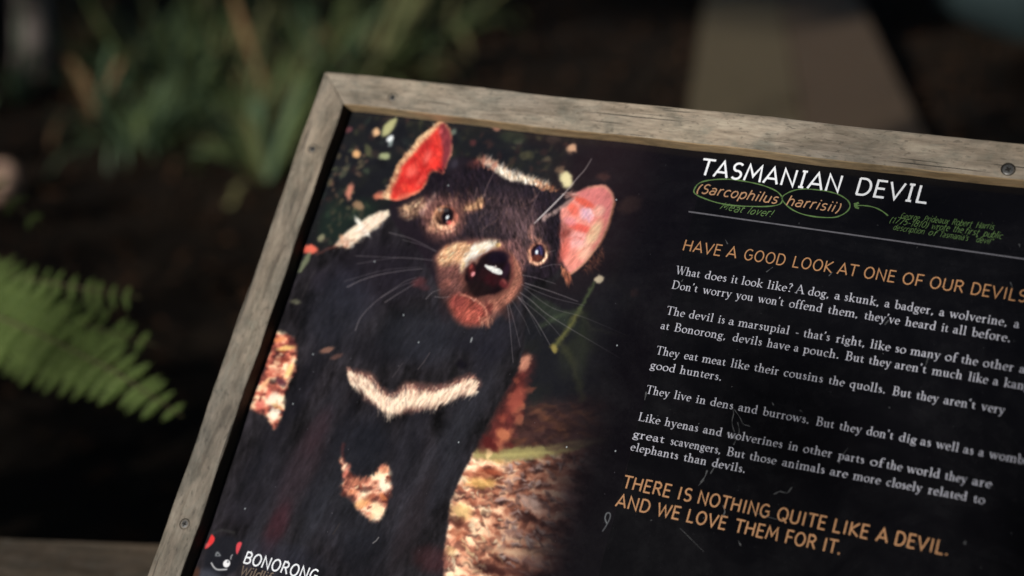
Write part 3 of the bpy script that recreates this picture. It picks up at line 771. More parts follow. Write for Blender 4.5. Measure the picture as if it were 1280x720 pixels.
hairs(460, (-3, 15), (9, 18), (1.4, 3.0), [(214, 168, 148), (190, 138, 120), (232, 196, 170)], (.35, .7), 10)
hairs(700, (2, 17), (9, 19), (1.0, 2.4), [(244, 222, 196), (250, 232, 210), (230, 200, 174)], (.35, .85), 8)
top_ = top; top = smooth_pts([(456, 486), (466, 494), (480, 500), (498, 503), (518, 500), (538, 496), (558, 489), (574, 484)], False, 8)
hairs(360, (-4, 4), (5, 10), (1.0, 2.2), [(246, 226, 200), (236, 208, 180), (255, 240, 220)], (.35, .8), 10)
top = top_
hairs(160, (-6, 2), (5, 10), (.8, 1.6), [(96, 64, 62), (60, 44, 50), (34, 32, 38)], (.3, .7), 20)
hairs(70, (6, 14), (8, 15), (.7, 1.3), [(120, 84, 80), (170, 124, 108)], (.3, .6), 10)
fur([(440, 482), (452, 506), (506, 524), (556, 509), (600, 490), (600, 494), (556, 516), (506, 530), (466, 520)], 130, [FUR, (30, 30, 38)], (3, 7), (.7, 1.3), 80, 18, (.4, .9))
blob(408, 438, 9, 3.4, (150, 108, 92), .8, .8, -25); blob(420, 446, 8, 3, (110, 76, 68), .6, .9, -30)

# ---- head
head = [(486, 262), (497, 250), (515, 242), (530, 232), (545, 214), (556, 204), (575, 196), (600, 202), (640, 214), (672, 226), (692, 236), (704, 250), (706, 270), (702, 300), (702, 330), (690, 345), (668, 352), (650, 362), (600, 380), (560, 372), (536, 340), (520, 308), (498, 288)]
poly(head, (32, 26, 34), 3, .9, True, .6)
poly([(590, 250), (640, 240), (672, 262), (678, 290), (668, 308), (650, 320), (635, 300), (600, 296), (580, 280)], (56, 44, 49), 14, .85)
poly([(634, 262), (668, 270), (672, 292), (655, 318), (640, 300)], (92, 72, 76), 13, .7)
poly([(528, 256), (550, 246), (572, 250), (582, 264), (580, 282), (568, 296), (552, 302), (538, 296), (528, 280)], (112, 76, 72), 9, .85)
poly([(582, 268), (602, 262), (620, 270), (620, 290), (600, 298), (584, 290)], (42, 36, 44), 8, .8)
poly([(498, 262), (510, 254), (528, 246), (532, 262), (520, 272), (505, 274)], (110, 82, 70), 5, .75)
fur([(560, 210), (640, 218), (700, 250), (700, 300), (640, 262), (560, 240)], 420, [(44, 36, 44), (22, 18, 26), (58, 42, 46), (30, 26, 40)], (6, 14), (.6, 1.2), spread=20, alpha=(.3, .8), angf=lambda x, y: 62 + (x - 640) * .1)
fur([(590, 245), (660, 250), (680, 300), (664, 312), (640, 296), (600, 296)], 420, [(112, 86, 84), (76, 58, 64), (52, 40, 48), (134, 102, 92), (92, 78, 88)], (4, 10), (.5, 1.1), spread=18, alpha=(.25, .7), angf=lambda x, y: 66 + (x - 640) * .25)
fur([(530, 246), (590, 240), (596, 264), (570, 296), (540, 296), (524, 276)], 300, [(170, 120, 104), (120, 80, 74), (70, 46, 50), (190, 140, 116)], (3, 8), (.5, 1.0), spread=22, alpha=(.3, .8), angf=lambda x, y: 120 - (x - 556) * .9)
fur([(498, 262), (528, 246), (534, 262), (508, 276)], 130, [(214, 176, 140), (170, 124, 100), (110, 76, 66), (236, 206, 172)], (4, 9), (.6, 1.2), 215, 16, (.35, .9))
fur([(528, 240), (575, 232), (612, 250), (606, 262), (572, 256), (548, 250), (532, 256)], 160, [(26, 20, 26), (44, 30, 34), (60, 40, 42)], (5, 11), (.6, 1.3), 80, 25, (.35, .85))
fur([(520, 270), (540, 298), (574, 300), (590, 285), (596, 300), (560, 306), (530, 298)], 120, [(34, 26, 32), (60, 42, 44), (24, 20, 28)], (4, 9), (.6, 1.2), 250, 30, (.3, .8))
blob(509, 261, 7, 3.5, (208, 168, 134), .7, .9, 30); line([(543, 243), (537, 252), (529, 262)], (196, 158, 148), 3, .55, 3); blob(527, 266, 4, 5, (170, 132, 128), .6, .9)
poly([(578, 259), (585, 253), (596, 250), (604, 254), (600, 261), (590, 264), (580, 264)], (160, 112, 88), 6, .7, True, .6)
fur([(578, 264), (604, 248), (602, 262)], 90, [(226, 186, 140), (190, 140, 104)], (3, 8), (.6, 1.1), 70, 20, (.5, .9))
# crown tuft
poly([(602, 201), (614, 202), (622, 207), (634, 214), (648, 219), (660, 222), (672, 228), (668, 232), (652, 229), (636, 226), (624, 219), (612, 210)], (226, 212, 192), 2.6, .85, True, .7)
fur([(598, 208), (612, 206), (626, 216), (640, 226), (664, 232), (688, 238), (684, 230), (640, 216), (606, 198)], 330, [(246, 238, 222), (226, 200, 172), (255, 250, 240), (200, 160, 130)], (4, 9), (.6, 1.3), 74, 20, (.4, .95))
fur([(590, 205), (602, 196), (622, 206), (618, 216)], 120, [(150, 88, 78), (110, 62, 58), (196, 140, 116)], (4, 9), (.6, 1.1), 78, 22, (.4, .9)); blob(592, 206, 9, 6, (84, 46, 46), .5, 1)
fur([(666, 226), (692, 234), (696, 242), (672, 238)], 110, [(196, 132, 96), (226, 176, 130), (120, 70, 54)], (3, 7), (.6, 1.1), 70, 28, (.4, .95))
line([(666, 236), (670, 245), (664, 252)], (130, 100, 96), 1.6, .7, .8)
# left ear
earL = [(494, 250), (484, 249), (472, 246), (480, 240), (486, 230), (490, 221), (495, 210), (500, 201), (505, 193), (512, 187), (518, 180), (522, 173), (530, 166), (538, 160), (544, 154), (550, 151.5), (555, 152), (559, 157), (563, 166), (564, 177), (564, 190), (560, 202), (553, 219), (548, 216), (539, 217), (534, 227), (527, 238), (518, 243), (507, 248)]
poly(earL, (196, 140, 104), 1.6, 1, True, .9, 0, (240, 200, 156))
fur([(476, 248), (490, 221), (512, 187), (540, 157), (550, 156), (516, 192), (496, 230), (490, 250)], 260, [(255, 230, 190), (120, 76, 62), (240, 200, 160), (90, 50, 46)], (3, 7), (.6, 1.2), 140, 25, (.4, .9))
inner = [(494, 250), (488, 246), (492, 233), (497, 222), (501, 212), (507, 203), (515, 194), (523, 185), (531, 176), (539, 168), (545, 162), (552, 156), (557, 161), (561, 172), (562, 188), (558, 202), (552, 217), (546, 214), (538, 216), (533, 226), (526, 237), (512, 244)]
poly(inner, (188, 42, 40), 3.8, 1, True, .5, .15, (220, 64, 54))
poly([(550, 155), (558, 158), (563, 170), (564, 188), (558, 205), (553, 216), (552, 200), (553, 182), (549, 168)], (112, 48, 58), 3.4, .9)
blob(554, 176, 3, 9, (170, 70, 78), .5, .9, 8); blob(550, 165, 3, 4, (196, 88, 92), .7, .8); blob(554, 157, 2.4, 3.4, (120, 44, 50), .8, .7)
blob(515, 214, 7, 8, (236, 112, 100), .8, 1.5, 20); blob(533, 196, 5, 9, (236, 112, 102), .8, 1.5, 5); blob(522, 203, 4, 14, (206, 62, 54), .6, .9, 20); blob(543, 204, 6, 8, (238, 58, 50), .7, .9); blob(526, 226, 4, 10, (214, 80, 70), .6, .9, 30); blob(508, 236, 10, 5, (238, 72, 58), .8, .9, 20)
poly([(494, 250), (500, 243), (512, 241), (524, 238), (512, 246), (502, 250)], (236, 120, 96), 2, .8)
blob(500, 240, 12, 6, (150, 44, 40), .5, 1.5, 30); blob(534, 180, 6, 14, (160, 40, 42), .45, 1.4, 35)
fur([(530, 238), (540, 216), (556, 212), (562, 222), (545, 240)], 120, [(20, 16, 24), (32, 24, 32)], (4, 9), (.8, 1.6), 128, 22, (.6, 1)); blob(566, 205, 6, 8, (44, 40, 50), .6, .9); blob(568, 205, 4, 5, (66, 62, 76), .4, .9)
blob(473, 246, 6, 3, (196, 116, 92), .8, .8)
# right ear
earR = [(700, 262), (708, 256), (716, 248), (710, 243), (722, 241), (729, 237), (736, 234), (746, 232.5), (756, 233), (762, 237), (765, 243), (767, 253), (766, 262), (763, 271), (760, 280), (757, 288), (752, 300), (747, 308), (739, 318), (731, 328), (722, 336), (712, 343), (707, 336), (703, 328), (701, 314), (700, 300), (701, 284)]
poly(earR, (206, 122, 114), 2.6, 1, True, .3, .08, (222, 142, 132))
poly([(720, 243), (736, 236), (756, 235), (764, 244), (765, 260), (758, 275), (745, 262), (730, 250)], (196, 112, 114), 4, .75)
blob(733, 268, 9, 7, (218, 176, 192), .9, 1.0, 30); blob(748, 264, 7, 7, (224, 176, 158), .75, 1.0); line([(728, 262), (734, 270), (736, 278)], (196, 150, 176), 1.6, .7, 1); line([(736, 262), (741, 270)], (236, 206, 214), 1.6, .8, 1)
blob(729, 253, 14, 4, (204, 84, 68), .85, 1.0, 18); blob(716, 262, 9, 5, (212, 96, 80), .8, 1.0, 45); blob(727, 286, 18, 4.5, (206, 84, 74), .85, 1.0, 8); blob(712, 277, 8, 5, (206, 130, 140), .7, 1, 10); blob(707, 292, 8, 6, (112, 50, 46), .75, 1.4, -15); blob(703, 284, 5, 6, (120, 66, 64), .6, 1.3); blob(703, 310, 4, 18, (150, 76, 70), .5, 1.4, 0)
blob(722, 303, 13, 11, (232, 174, 172), .85, 1.0, 25); blob(742, 292, 7, 16, (218, 188, 152), .85, 1.0, 12); blob(716, 322, 9, 12, (222, 140, 126), .8, 1.0); blob(730, 316, 8, 9, (228, 186, 160), .7, 1.0, 30); blob(706, 312, 5, 14, (206, 104, 92), .7, 1, 0)
line([(708, 300), (720, 296), (728, 300)], (196, 100, 92), 2, .6, 1.5); line([(712, 330), (718, 322), (730, 310)], (206, 118, 104), 1.6, .6, 1.4)
line([(736, 234), (756, 233), (765, 243), (767, 254), (763, 271), (757, 288), (747, 308)], (206, 160, 130), 2.0, .6, 1.8); line([(768, 254), (764, 272), (758, 290), (748, 310)], (120, 78, 58), 1.8, .8, 1)
line([(746, 309), (731, 328), (713, 343)], (206, 156, 126), 2, .8, 1.2)
fur([(740, 318), (754, 306), (756, 318), (742, 336), (728, 338)], 110, [(96, 58, 48), (130, 84, 66), (60, 36, 36)], (4, 10), (.7, 1.3), 285, 35, (.3, .8))
fur([(700, 330), (712, 342), (714, 350), (706, 352)], 60, [(170, 98, 74), (206, 132, 100), (110, 60, 50)], (5, 11), (.7, 1.3), 275, 12, (.5, .9))
poly([(676, 274), (680, 269), (688, 266), (696, 260), (706, 253), (718, 247), (712, 254), (700, 263), (692, 269), (684, 273), (681, 277)], (176, 150, 146), 2.0, .75, True, .6); line([(718, 248), (700, 260)], (150, 110, 104), 2, .6, 1)
fur([(700, 241), (716, 238), (720, 244), (706, 250)], 40, [(206, 170, 160), (130, 96, 92)], (4, 9), (.6, 1.2), 20, 20, (.5, .9))
line([(704, 300), (722, 300), (742, 290)], (190, 100, 92), 1.4, .35, 1.6); line([(706, 286), (728, 276), (750, 262)], (196, 104, 98), 1.2, .35, 1.6); line([(712, 268), (730, 256), (748, 246)], (186, 92, 86), 1.4, .35, 1.8); line([(708, 316), (722, 316), (738, 306)], (196, 112, 102), 1.3, .3, 1.6)
line([(506, 240), (520, 214), (540, 182)], (180, 34, 34), 1.6, .45, 1.6); line([(516, 240), (530, 216), (548, 190)], (246, 96, 84), 1.4, .4, 1.6); line([(498, 242), (508, 222), (520, 202)], (240, 92, 80), 1.4, .35, 1.6)
# eyes
def ring(cx, cy, rx, ry, ang, cols, w):
    for k in range(len(cols)):
        a0 = 360 * k / len(cols); a1 = 360 * (k + 1.25) / len(cols); pts = []
        for i in range(5):
            a = R(a0 + (a1 - a0) * i / 4); dx, dy = math.cos(a) * rx, -math.sin(a) * ry
            c, s = math.cos(-R(ang)), math.sin(-R(ang)); pts.append((cx + dx * c - dy * s, cy + dx * s + dy * c))
        line(pts, cols[k][0], cols[k][1] * w, cols[k][2], 1.4)
blob(556, 273, 16, 14, (140, 94, 80), .8, 1.3)
blob(541, 284, 8, 6, (190, 138, 112), .7, 1.3, -40)
ring(556, 272, 13, 12.5, 0, [((120, 66, 62), 1, .8), ((140, 84, 70), 1, .8), ((196, 140, 108), 1, .85), ((206, 150, 116), 1.1, .9), ((226, 174, 140), 1.3, 1), ((230, 180, 148), 1.6, 1), ((220, 160, 134), 1.7, 1), ((190, 116, 98), 1.2, .9)], 4.2)
fur([(536, 282), (548, 292), (568, 290), (574, 276), (566, 286), (548, 286), (540, 272)], 90, [(236, 194, 164), (180, 120, 100)], (3, 6), (.5, .9), 250, 40, (.4, .8))
blob(555.5, 271, 12, 11.5, (44, 26, 26), 1, .4); blob(550, 269, 7, 9, (120, 84, 66), .85, .9, 0); blob(549.5, 263, 3, 2.4, (206, 170, 150), .85, .8, 20); blob(558, 271, 7, 8, (18, 13, 20), 1, .7); blob(557, 263, 3.2, 2.4, (96, 100, 110), .6, .9)
blob(558.8, 271.8, 2.1, 2.6, (232, 244, 255), 1, .5); blob(560.6, 278.4, 3.2, 3, (196, 84, 80), .85, .8); blob(558.5, 277, 1.2, 1.2, (240, 200, 200), .7, .7)
blob(672, 317, 14, 14, (128, 84, 76), .8, .9)
ring(672, 317, 11, 12.5, -14, [((196, 150, 122), 1, .9), ((140, 96, 84), .8, .8), ((120, 74, 66), .8, .8), ((150, 100, 82), 1, .85), ((206, 150, 124), 1.2, .95), ((224, 170, 142), 1.3, 1), ((226, 176, 148), 1.2, 1), ((236, 196, 166), 1, 1)], 3.4)
blob(672, 316.5, 8.6, 11, (34, 18, 26), 1, .25, -14); blob(673.5, 315, 5, 7.5, (62, 58, 104), .85, .6, -10); blob(670, 323, 6.4, 4.4, (112, 58, 44), .85, .7, -14); blob(670.4, 316, 2, 3, (220, 236, 255), 1, .5)
fur([(662, 296), (680, 300), (676, 306), (664, 306)], 40, [(170, 116, 100), (206, 150, 130)], (4, 8), (.6, 1), 115, 20, (.4, .8)); blob(663, 290, 4, 8, (150, 106, 96), .5, 1, -10)
# muzzle
muz = [(543, 325), (547, 317), (552, 311), (560, 306), (568, 304), (581, 301), (600, 300), (619, 300.5), (629, 305), (635, 313), (641, 321), (648, 330), (651, 338), (652, 347), (651, 356), (647, 364), (642, 372), (634, 380), (626, 388), (618, 397), (610, 404), (600, 407), (588, 407), (577, 405), (569, 398), (564, 389), (558, 379), (552, 367), (550, 352), (547, 340)]
poly(muz, (134, 88, 78), 7, 1, True, .8)
poly([(625, 306), (642, 300), (656, 316), (654, 340), (645, 330), (636, 316)], (120, 84, 84), 5, .7); fur([(628, 308), (650, 300), (658, 330), (648, 340)], 110, [(176, 124, 112), (120, 84, 84), (90, 66, 74)], (4, 8), (.5, 1), 110, 20, (.3, .7))
poly([(546, 322), (556, 310), (572, 304), (584, 306), (578, 326), (560, 334), (550, 332)], (214, 168, 130), 4, .9)
fur([(546, 326), (556, 309), (582, 304), (580, 324), (562, 334)], 260, [(250, 224, 180), (226, 180, 130), (120, 64, 46), (170, 110, 80), (255, 240, 205)], (3, 7), (.6, 1.2), 40, 16, (.4, .95))
poly([(550, 338), (566, 330), (580, 338), (582, 354), (592, 368), (580, 376), (560, 374), (552, 360)], (98, 64, 62), 8, .85); fur([(550, 336), (576, 330), (580, 356), (570, 372), (552, 362)], 200, [(170, 112, 100), (98, 62, 62), (140, 90, 84)], (3, 6), (.5, 1), 200, 25, (.3, .7))
blob(557, 355, 6, 6, (186, 114, 98), .6, 1)
blob(575, 322, 8, 10, (186, 136, 108), .5, 1.5, 0); poly([(577, 341), (575, 332), (577, 324), (583, 313), (590, 307), (598, 303.5), (608, 301.5), (618, 301.5), (623, 306), (619, 311), (610, 314), (603, 319), (598, 326), (594, 332), (590, 326), (585, 331), (580, 339)], (222, 208, 186), 5, .9, True, .6)
fur([(578, 338), (578, 322), (590, 308), (618, 302), (612, 312), (598, 322), (590, 328)], 150, [(252, 250, 240), (240, 244, 240), (226, 196, 156), (255, 255, 250)], (4, 9), (1, 2.2), 38, 12, (.4, .9))
fur([(570, 330), (576, 312), (590, 304), (586, 314), (578, 330)], 70, [(206, 156, 112), (176, 120, 84), (240, 210, 170)], (3, 7), (.8, 1.5), 42, 14, (.4, .85))
line([(592, 312), (604, 307), (614, 305)], (226, 222, 206), 3, .5, 2); line([(583, 330), (588, 320), (596, 313)], (206, 222, 222), 2, .5, 1.4); blob(622, 307, 3.5, 3, (226, 186, 120), .8, .8, 0); blob(578, 334, 2.5, 6, (236, 206, 160), .8, .8)
poly([(636, 316), (648, 332), (651, 350), (644, 368), (628, 384), (614, 388), (606, 380), (618, 372), (634, 362), (640, 348), (640, 332)], (172, 112, 94), 3.4, .95)
fur([(636, 316), (650, 334), (650, 356), (630, 384), (612, 386), (634, 362), (641, 346)], 260, [(206, 148, 126), (140, 88, 74), (120, 70, 62), (186, 124, 104)], (2, 5), (.5, 1), 265, 40, (.3, .75))
line([(607, 374), (609, 384), (613, 392)], (70, 30, 32), 3, .8, 2); blob(612, 384, 4, 5, (90, 42, 40), .7, .9)
img[:] = blur(img, 1)
# nose
nose = [(578.5, 342), (581, 336), (585, 331), (591, 328), (594, 329.5), (597, 324), (601, 319.5), (607, 316), (614, 314), (622, 314), (629, 317), (634, 322), (638, 329), (639.5, 337), (639, 346), (636, 355), (631, 363), (625, 367), (617, 370), (609, 370), (602, 372), (595, 373), (589, 369), (584, 362), (579.5, 354), (577.5, 347)]
nose = [(610 + (x - 610) * .92, 344 + (y - 344) * .93) for x, y in nose]
poly([(575, 345), (584, 330), (600, 318), (622, 311), (638, 322), (643, 345), (632, 368), (600, 378), (582, 366)], (96, 58, 52), 6, .7)
poly(nose, (24, 13, 18), 3.0); blob(622, 322, 13, 8, (20, 12, 28), .9, .9, -10); blob(608, 345, 10, 9, (50, 20, 25), .6, 1.4, 30); blob(590, 364, 12, 9, (34, 20, 20), .8, 1.4); blob(600, 360, 14, 8, (26, 16, 18), .9, .9); blob(632, 338, 4.5, 10, (44, 26, 44), .6, 1.0); blob(616, 350, 10, 8, (50, 16, 22), .7, 1.0)
line([(638, 322), (640.5, 334), (639.5, 348), (634, 360)], (120, 60, 60), 2, .6, 1.4)
poly([(605.5, 333), (607, 331.2), (612, 332.5), (618, 334), (623, 336.5), (627, 339), (627, 343), (624, 343.8), (618, 342), (611, 338.5)], (222, 226, 226), 1.1); line([(609, 334), (620, 338)], (255, 255, 250), 1.5, .8, .8); blob(619, 334, 1.6, 1.6, (200, 190, 190), .8, .6)
blob(589, 339, 4, 8, (96, 36, 38), .8, 1.4, -15); blob(591, 343, 2.4, 2.8, (226, 150, 156), .9, 1.0); blob(588, 334, 2, 3, (186, 84, 76), .6, .9)
blob(629, 355, 6, 4.6, (104, 42, 46), .85, 1.2, 40); blob(630, 352.5, 4, 1.6, (140, 76, 72), .6, 1.4, 35)
poly([(546, 340), (556, 346), (562, 362), (576, 370), (590, 374), (580, 380), (562, 374), (550, 366)], (74, 48, 48), 5, .6); blob(556, 384, 8, 16, (46, 34, 38), .6, 1.2, -20); blob(648, 360, 4, 18, (110, 70, 62), .5, 1.3, -15); blob(630, 388, 14, 6, (80, 50, 46), .6, 1.3, 40)
# chin
chin = [(561, 379), (566, 370), (574, 368.5), (584, 370), (593, 375), (601, 380), (606, 386), (608, 394), (606, 402), (598, 406), (588, 407), (578, 405), (569, 399), (564, 390)]
poly(chin, (142, 70, 62), 6); fur(chin, 140, [(186, 98, 84), (130, 60, 54), (170, 88, 76)], (2, 5), (.5, 1), 250, 40, (.25, .6)); blob(572, 378, 9, 7, (128, 62, 60), .6, 1); blob(588, 394, 10, 6, (190, 100, 84), .55, 1.4)
line([(575, 368.5), (583, 370), (591, 374), (598, 378), (604, 383), (608, 391), (608, 400), (610, 410)], (206, 140, 118), 1.6, .75, 1.2); line([(588, 373), (592, 377), (595, 374)], (230, 176, 160), 1.2, .8, .7)
fur([(598, 396), (618, 396), (614, 404), (602, 406)], 50, [(226, 168, 140), (150, 90, 76)], (5, 10), (.5, 1), 262, 10, (.4, .8))
poly([(544, 372), (562, 392), (580, 408), (610, 408), (640, 378), (656, 362), (660, 380), (620, 420), (570, 420), (540, 390)], (34, 34, 42), 6, .35)
blob(523, 353, 9, 6, (84, 48, 52), .8, 1.0, -20); blob(530, 360, 7, 4, (70, 44, 50), .6, 1)
# ---- break up clean outlines: small irregular displacement of what is painted so far, and a soft focus
img[:] = warp(.4, 14, 61, 2)
img[:] = blur(img, 1)
big = blur(blur(img, 9), 9)
hi = np.clip(big.max(axis=2, keepdims=True) - .25, 0, 1)
img += big * hi * .12                                   # halation round the bright parts of the print
def hair_grain(P_, amt, cell, shear, seed, soft=6):
    global img
    keep_ = img.copy(); poly(P_, (255, 0, 255), soft, 1, True, .5)
    mask = np.clip((img - keep_)[..., 0:1] / np.maximum(1 - keep_[..., 0:1], 1e-3), 0, 1); img = keep_
    g1_ = vnoise(TH, TW, cell, 3, seed, .28); g2_ = vnoise(TH, TW, cell * .5, 2, seed + 1, .3)
    yy, xx = np.mgrid[0:TH, 0:TW]; xi = np.mod(xx + (yy * shear).astype(int), TW)
    t = (.6 * g1_[yy, xi] + .4 * g2_[yy, xi] - .5)[..., None]
    img = (img * (1 + mask * t * amt)).astype(np.float32)
hair_grain([(500, 262), (530, 240), (600, 205), (690, 240), (702, 300), (690, 345), (655, 350), (640, 320), (600, 300), (560, 302), (530, 290)], 1.7, 22, .5, 301)
hair_grain([(545, 325), (560, 308), (590, 302), (578, 340), (584, 365), (600, 374), (636, 362), (648, 330), (650, 360), (625, 390), (600, 405), (570, 400), (550, 360)], 1.0, 12, -.6, 311, 4)
hair_grain([(480, 248), (500, 205), (550, 155), (564, 190), (540, 220), (500, 250)], .45, 16, .6, 321, 4)
hair_grain([(700, 262), (736, 236), (764, 243), (757, 287), (712, 342), (701, 300)], .35, 20, -.4, 331, 4)
hair_grain([(385, 330), (500, 300), (700, 350), (650, 480), (560, 620), (552, 720), (250, 720), (330, 520)], .5, 30, -.25, 341, 8)
# ---- whiskers
WH = [([(486, 291), (515, 299), (545, 314)], 1.2, .6), ([(503, 300), (525, 306), (545, 315)], 1, .5), ([(444, 320), (490, 322), (541, 325)], 1.1, .45), ([(446, 330), (500, 322), (540, 326)], 1, .4), ([(434, 359), (450, 351), (472, 344), (500, 339), (528, 336)], 1.5, .65), ([(430, 352), (480, 338), (525, 334)], 1, .4),
      ([(444, 413), (450, 398), (462, 384), (476, 372), (491, 362), (506, 352), (520, 347)], 1.3, .6), ([(481, 378), (498, 367), (518, 355)], 1.4, .65), ([(476, 372), (500, 358), (522, 350)], 1, .5), ([(532, 374), (540, 366), (550, 362)], 1.2, .7), ([(543, 371), (552, 372), (562, 371)], 1.1, .65),
      ([(653, 344), (672, 348), (694, 355)], 1.1, .6), ([(656, 354), (690, 365), (722, 377)], 1.4, .7), ([(652, 356), (690, 372), (730, 382)], 1, .5), ([(650, 366), (664, 376), (681, 391), (706, 407), (731, 422), (775, 448)], 1.3, .6), ([(648, 372), (669, 400), (687, 431)], 1.3, .65), ([(646, 370), (680, 398), (700, 420)], 1, .45),
      ([(634, 382), (637, 405), (641, 453)], 1.2, .6), ([(636, 380), (643, 405), (650, 434)], 1.1, .5), ([(655, 360), (690, 385), (730, 397), (791, 423)], 1, .45), ([(675, 335), (690, 331), (700, 331)], 1, .6), ([(652, 372), (666, 400), (676, 420)], .9, .4), ([(684, 316), (694, 313)], 1, .5), ([(640, 376), (655, 400), (662, 418)], .9, .4)]
for p, w, a in WH: line(p, (150, 142, 148), w * .95, a * .8, .6, .35, True)
line([(668, 279), (690, 258), (707, 240), (722, 222), (731, 212), (739, 199)], (170, 160, 162), 1.9, .85, .7, .5, True); line([(672, 275), (690, 257), (704, 243)], (206, 200, 202), 1.4, .8, .6)
line([(603, 248), (609, 232), (616, 218), (621, 210)], (112, 92, 96), 1.3, .8, .6, .3); line([(593, 250), (596, 235)], (120, 96, 92), 1, .7, .5); line([(664, 265), (668, 252), (677, 234)], (112, 92, 96), 1.2, .7, .6, .3); line([(571, 240), (575, 262), (576, 296)], (96, 66, 66), 1, .6, .6)
line([(522, 462), (530, 452), (537, 441)], (88, 80, 84), 1.1, .7, .5); line([(490, 472), (497, 463), (503, 454)], (80, 74, 78), 1, .6, .5)
# ---- the picture fades into the black of the text side, and darkens towards its top corners
YY, XX = np.mgrid[0:TH, 0:TW].astype(np.float32)
U_ = PU0 + XX / TS; V_ = PV0 + YY / TS
f_ = np.clip((U_ - .325) / .085, 0, 1); f_ = (f_ * f_ * (3 - 2 * f_))[..., None]
img += (np.array((13, 11, 16), np.float32) / 255 - img) * f_ * (1 - .0 * f_)
# ---- dust specks
for x, y in [(771, 432), (468, 327), (504, 394), (523, 428), (573, 553), (708, 559), (769, 564), (306, 636), (391, 443), (366, 505), (770, 250), (560, 232)]:
    blob(x, y, .9, 1.1, (170, 180, 186), .85, .8)
blob(589, 425, 1.2, 3.5, (150, 156, 160), .8, .7)
for _ in range(90):
    blob(random.uniform(250, 830), random.uniform(150, 720), random.uniform(.3, .6), random.uniform(.3, .7), (130, 130, 138), random.uniform(.2, .7), .7)
line([(466, 679), (470, 676), (473, 672)], (130, 128, 130), 1.4, .8, .6); line([(416, 668), (424, 655)], (64, 56, 52), 1, .6, .6)
for p in [[(758, 654), (756, 648), (758, 642), (762, 642), (762, 648), (757, 658), (753, 664)]]: line(p, (150, 158, 162), 1.3, .8, .6, .3, True)
# ---- emblem, bottom left
poly([(255, 712), (258, 690), (266, 676), (280, 670), (294, 674), (300, 686), (299, 704), (290, 716), (270, 718)], (28, 29, 36), 3, .9)
line([(262, 670), (276, 663), (292, 666)], (62, 62, 62), 2.2, .6, 2, 0, True)
poly([(263.7, 669), (266, 669.5), (268, 672.5), (267, 677.5), (262.5, 682.5), (257, 686), (256, 685), (259, 679)], (226, 58, 60), 1.2); blob(259, 682, 3, 3, (206, 96, 98), .6, .9)
poly([(299, 677.5), (302, 679), (300.6, 684), (298, 690), (296, 693), (294.6, 689), (295.4, 681)], (214, 74, 84), 1.2)
poly([(268.5, 694.5), (270, 690.5), (272.5, 690), (275.6, 694), (275, 695.5), (270, 695.5)], (120, 124, 130), 1.2); blob(272, 693.5, 1.5, 1, (40, 42, 48), .8, .6)
blob(283, 704.6, 4.6, 4.4, (238, 240, 245), 1, .35); blob(284.5, 702.5, 1.4, 1.4, (100, 104, 112), .8, .7); line([(288.2, 699), (288.6, 696), (290, 694)], (176, 178, 182), 1.5, .9, .7)
line([(264, 704), (267, 709), (271, 712), (277, 712.3), (283, 711.8)], (206, 208, 212), 1.7, .95, .8, 0, True)
poly([(246, 730), (250, 714), (262, 712), (280, 722), (300, 730), (300, 760), (240, 760)], (72, 76, 88), 5, .7); blob(244, 718, 5, 8, (78, 50, 38), .8, 1)
# print grain
img *= (1 + (np.random.default_rng(5).random((TH, TW, 1)).astype(np.float32) - .5) * .07)
img += (vnoise(TH, TW, 5, 2, 9)[..., None] - .5) * .016
np.clip(img, 0, 1, out=img)

pic = bpy.data.images.new('printed_picture', TW, TH, alpha=False)
buf = np.ones((TH, TW, 4), np.float32); buf[..., :3] = img
pic.pixels.foreach_set(buf.reshape(-1)); pic.update(); pic.pack()
# ------------------------------------------------------------------ materials of the sign
wood_face = wood_mat('weathered_grey_timber', (.165, .145, .115), (.29, .255, .21), (.38, .345, .29), 'x', 0.0)
wood_side = wood_mat('rebate_timber', (.26, .18, .10), (.42, .31, .18), (.50, .39, .25), 'x', 2.0, spots=False)
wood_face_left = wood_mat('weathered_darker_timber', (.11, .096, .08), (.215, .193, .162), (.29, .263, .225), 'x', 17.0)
wood_side_shaded = wood_mat('blackened_rebate_timber', (.018, .014, .010), (.035, .026, .018), (.05, .04, .03), 'x', 2.0, spots=False)  # shade of the unlit left inner side, put into its colour
wood_rail = wood_mat('brown_timber', (.085, .062, .04), (.135, .105, .075), (.185, .15, .115), 'x', 5.0)
steel = plain_mat('screw_steel', (.12, .12, .12), .45, .5, .6, .3, 900)
recess = plain_mat('screw_recess', (.02, .018, .016), .8, .2)

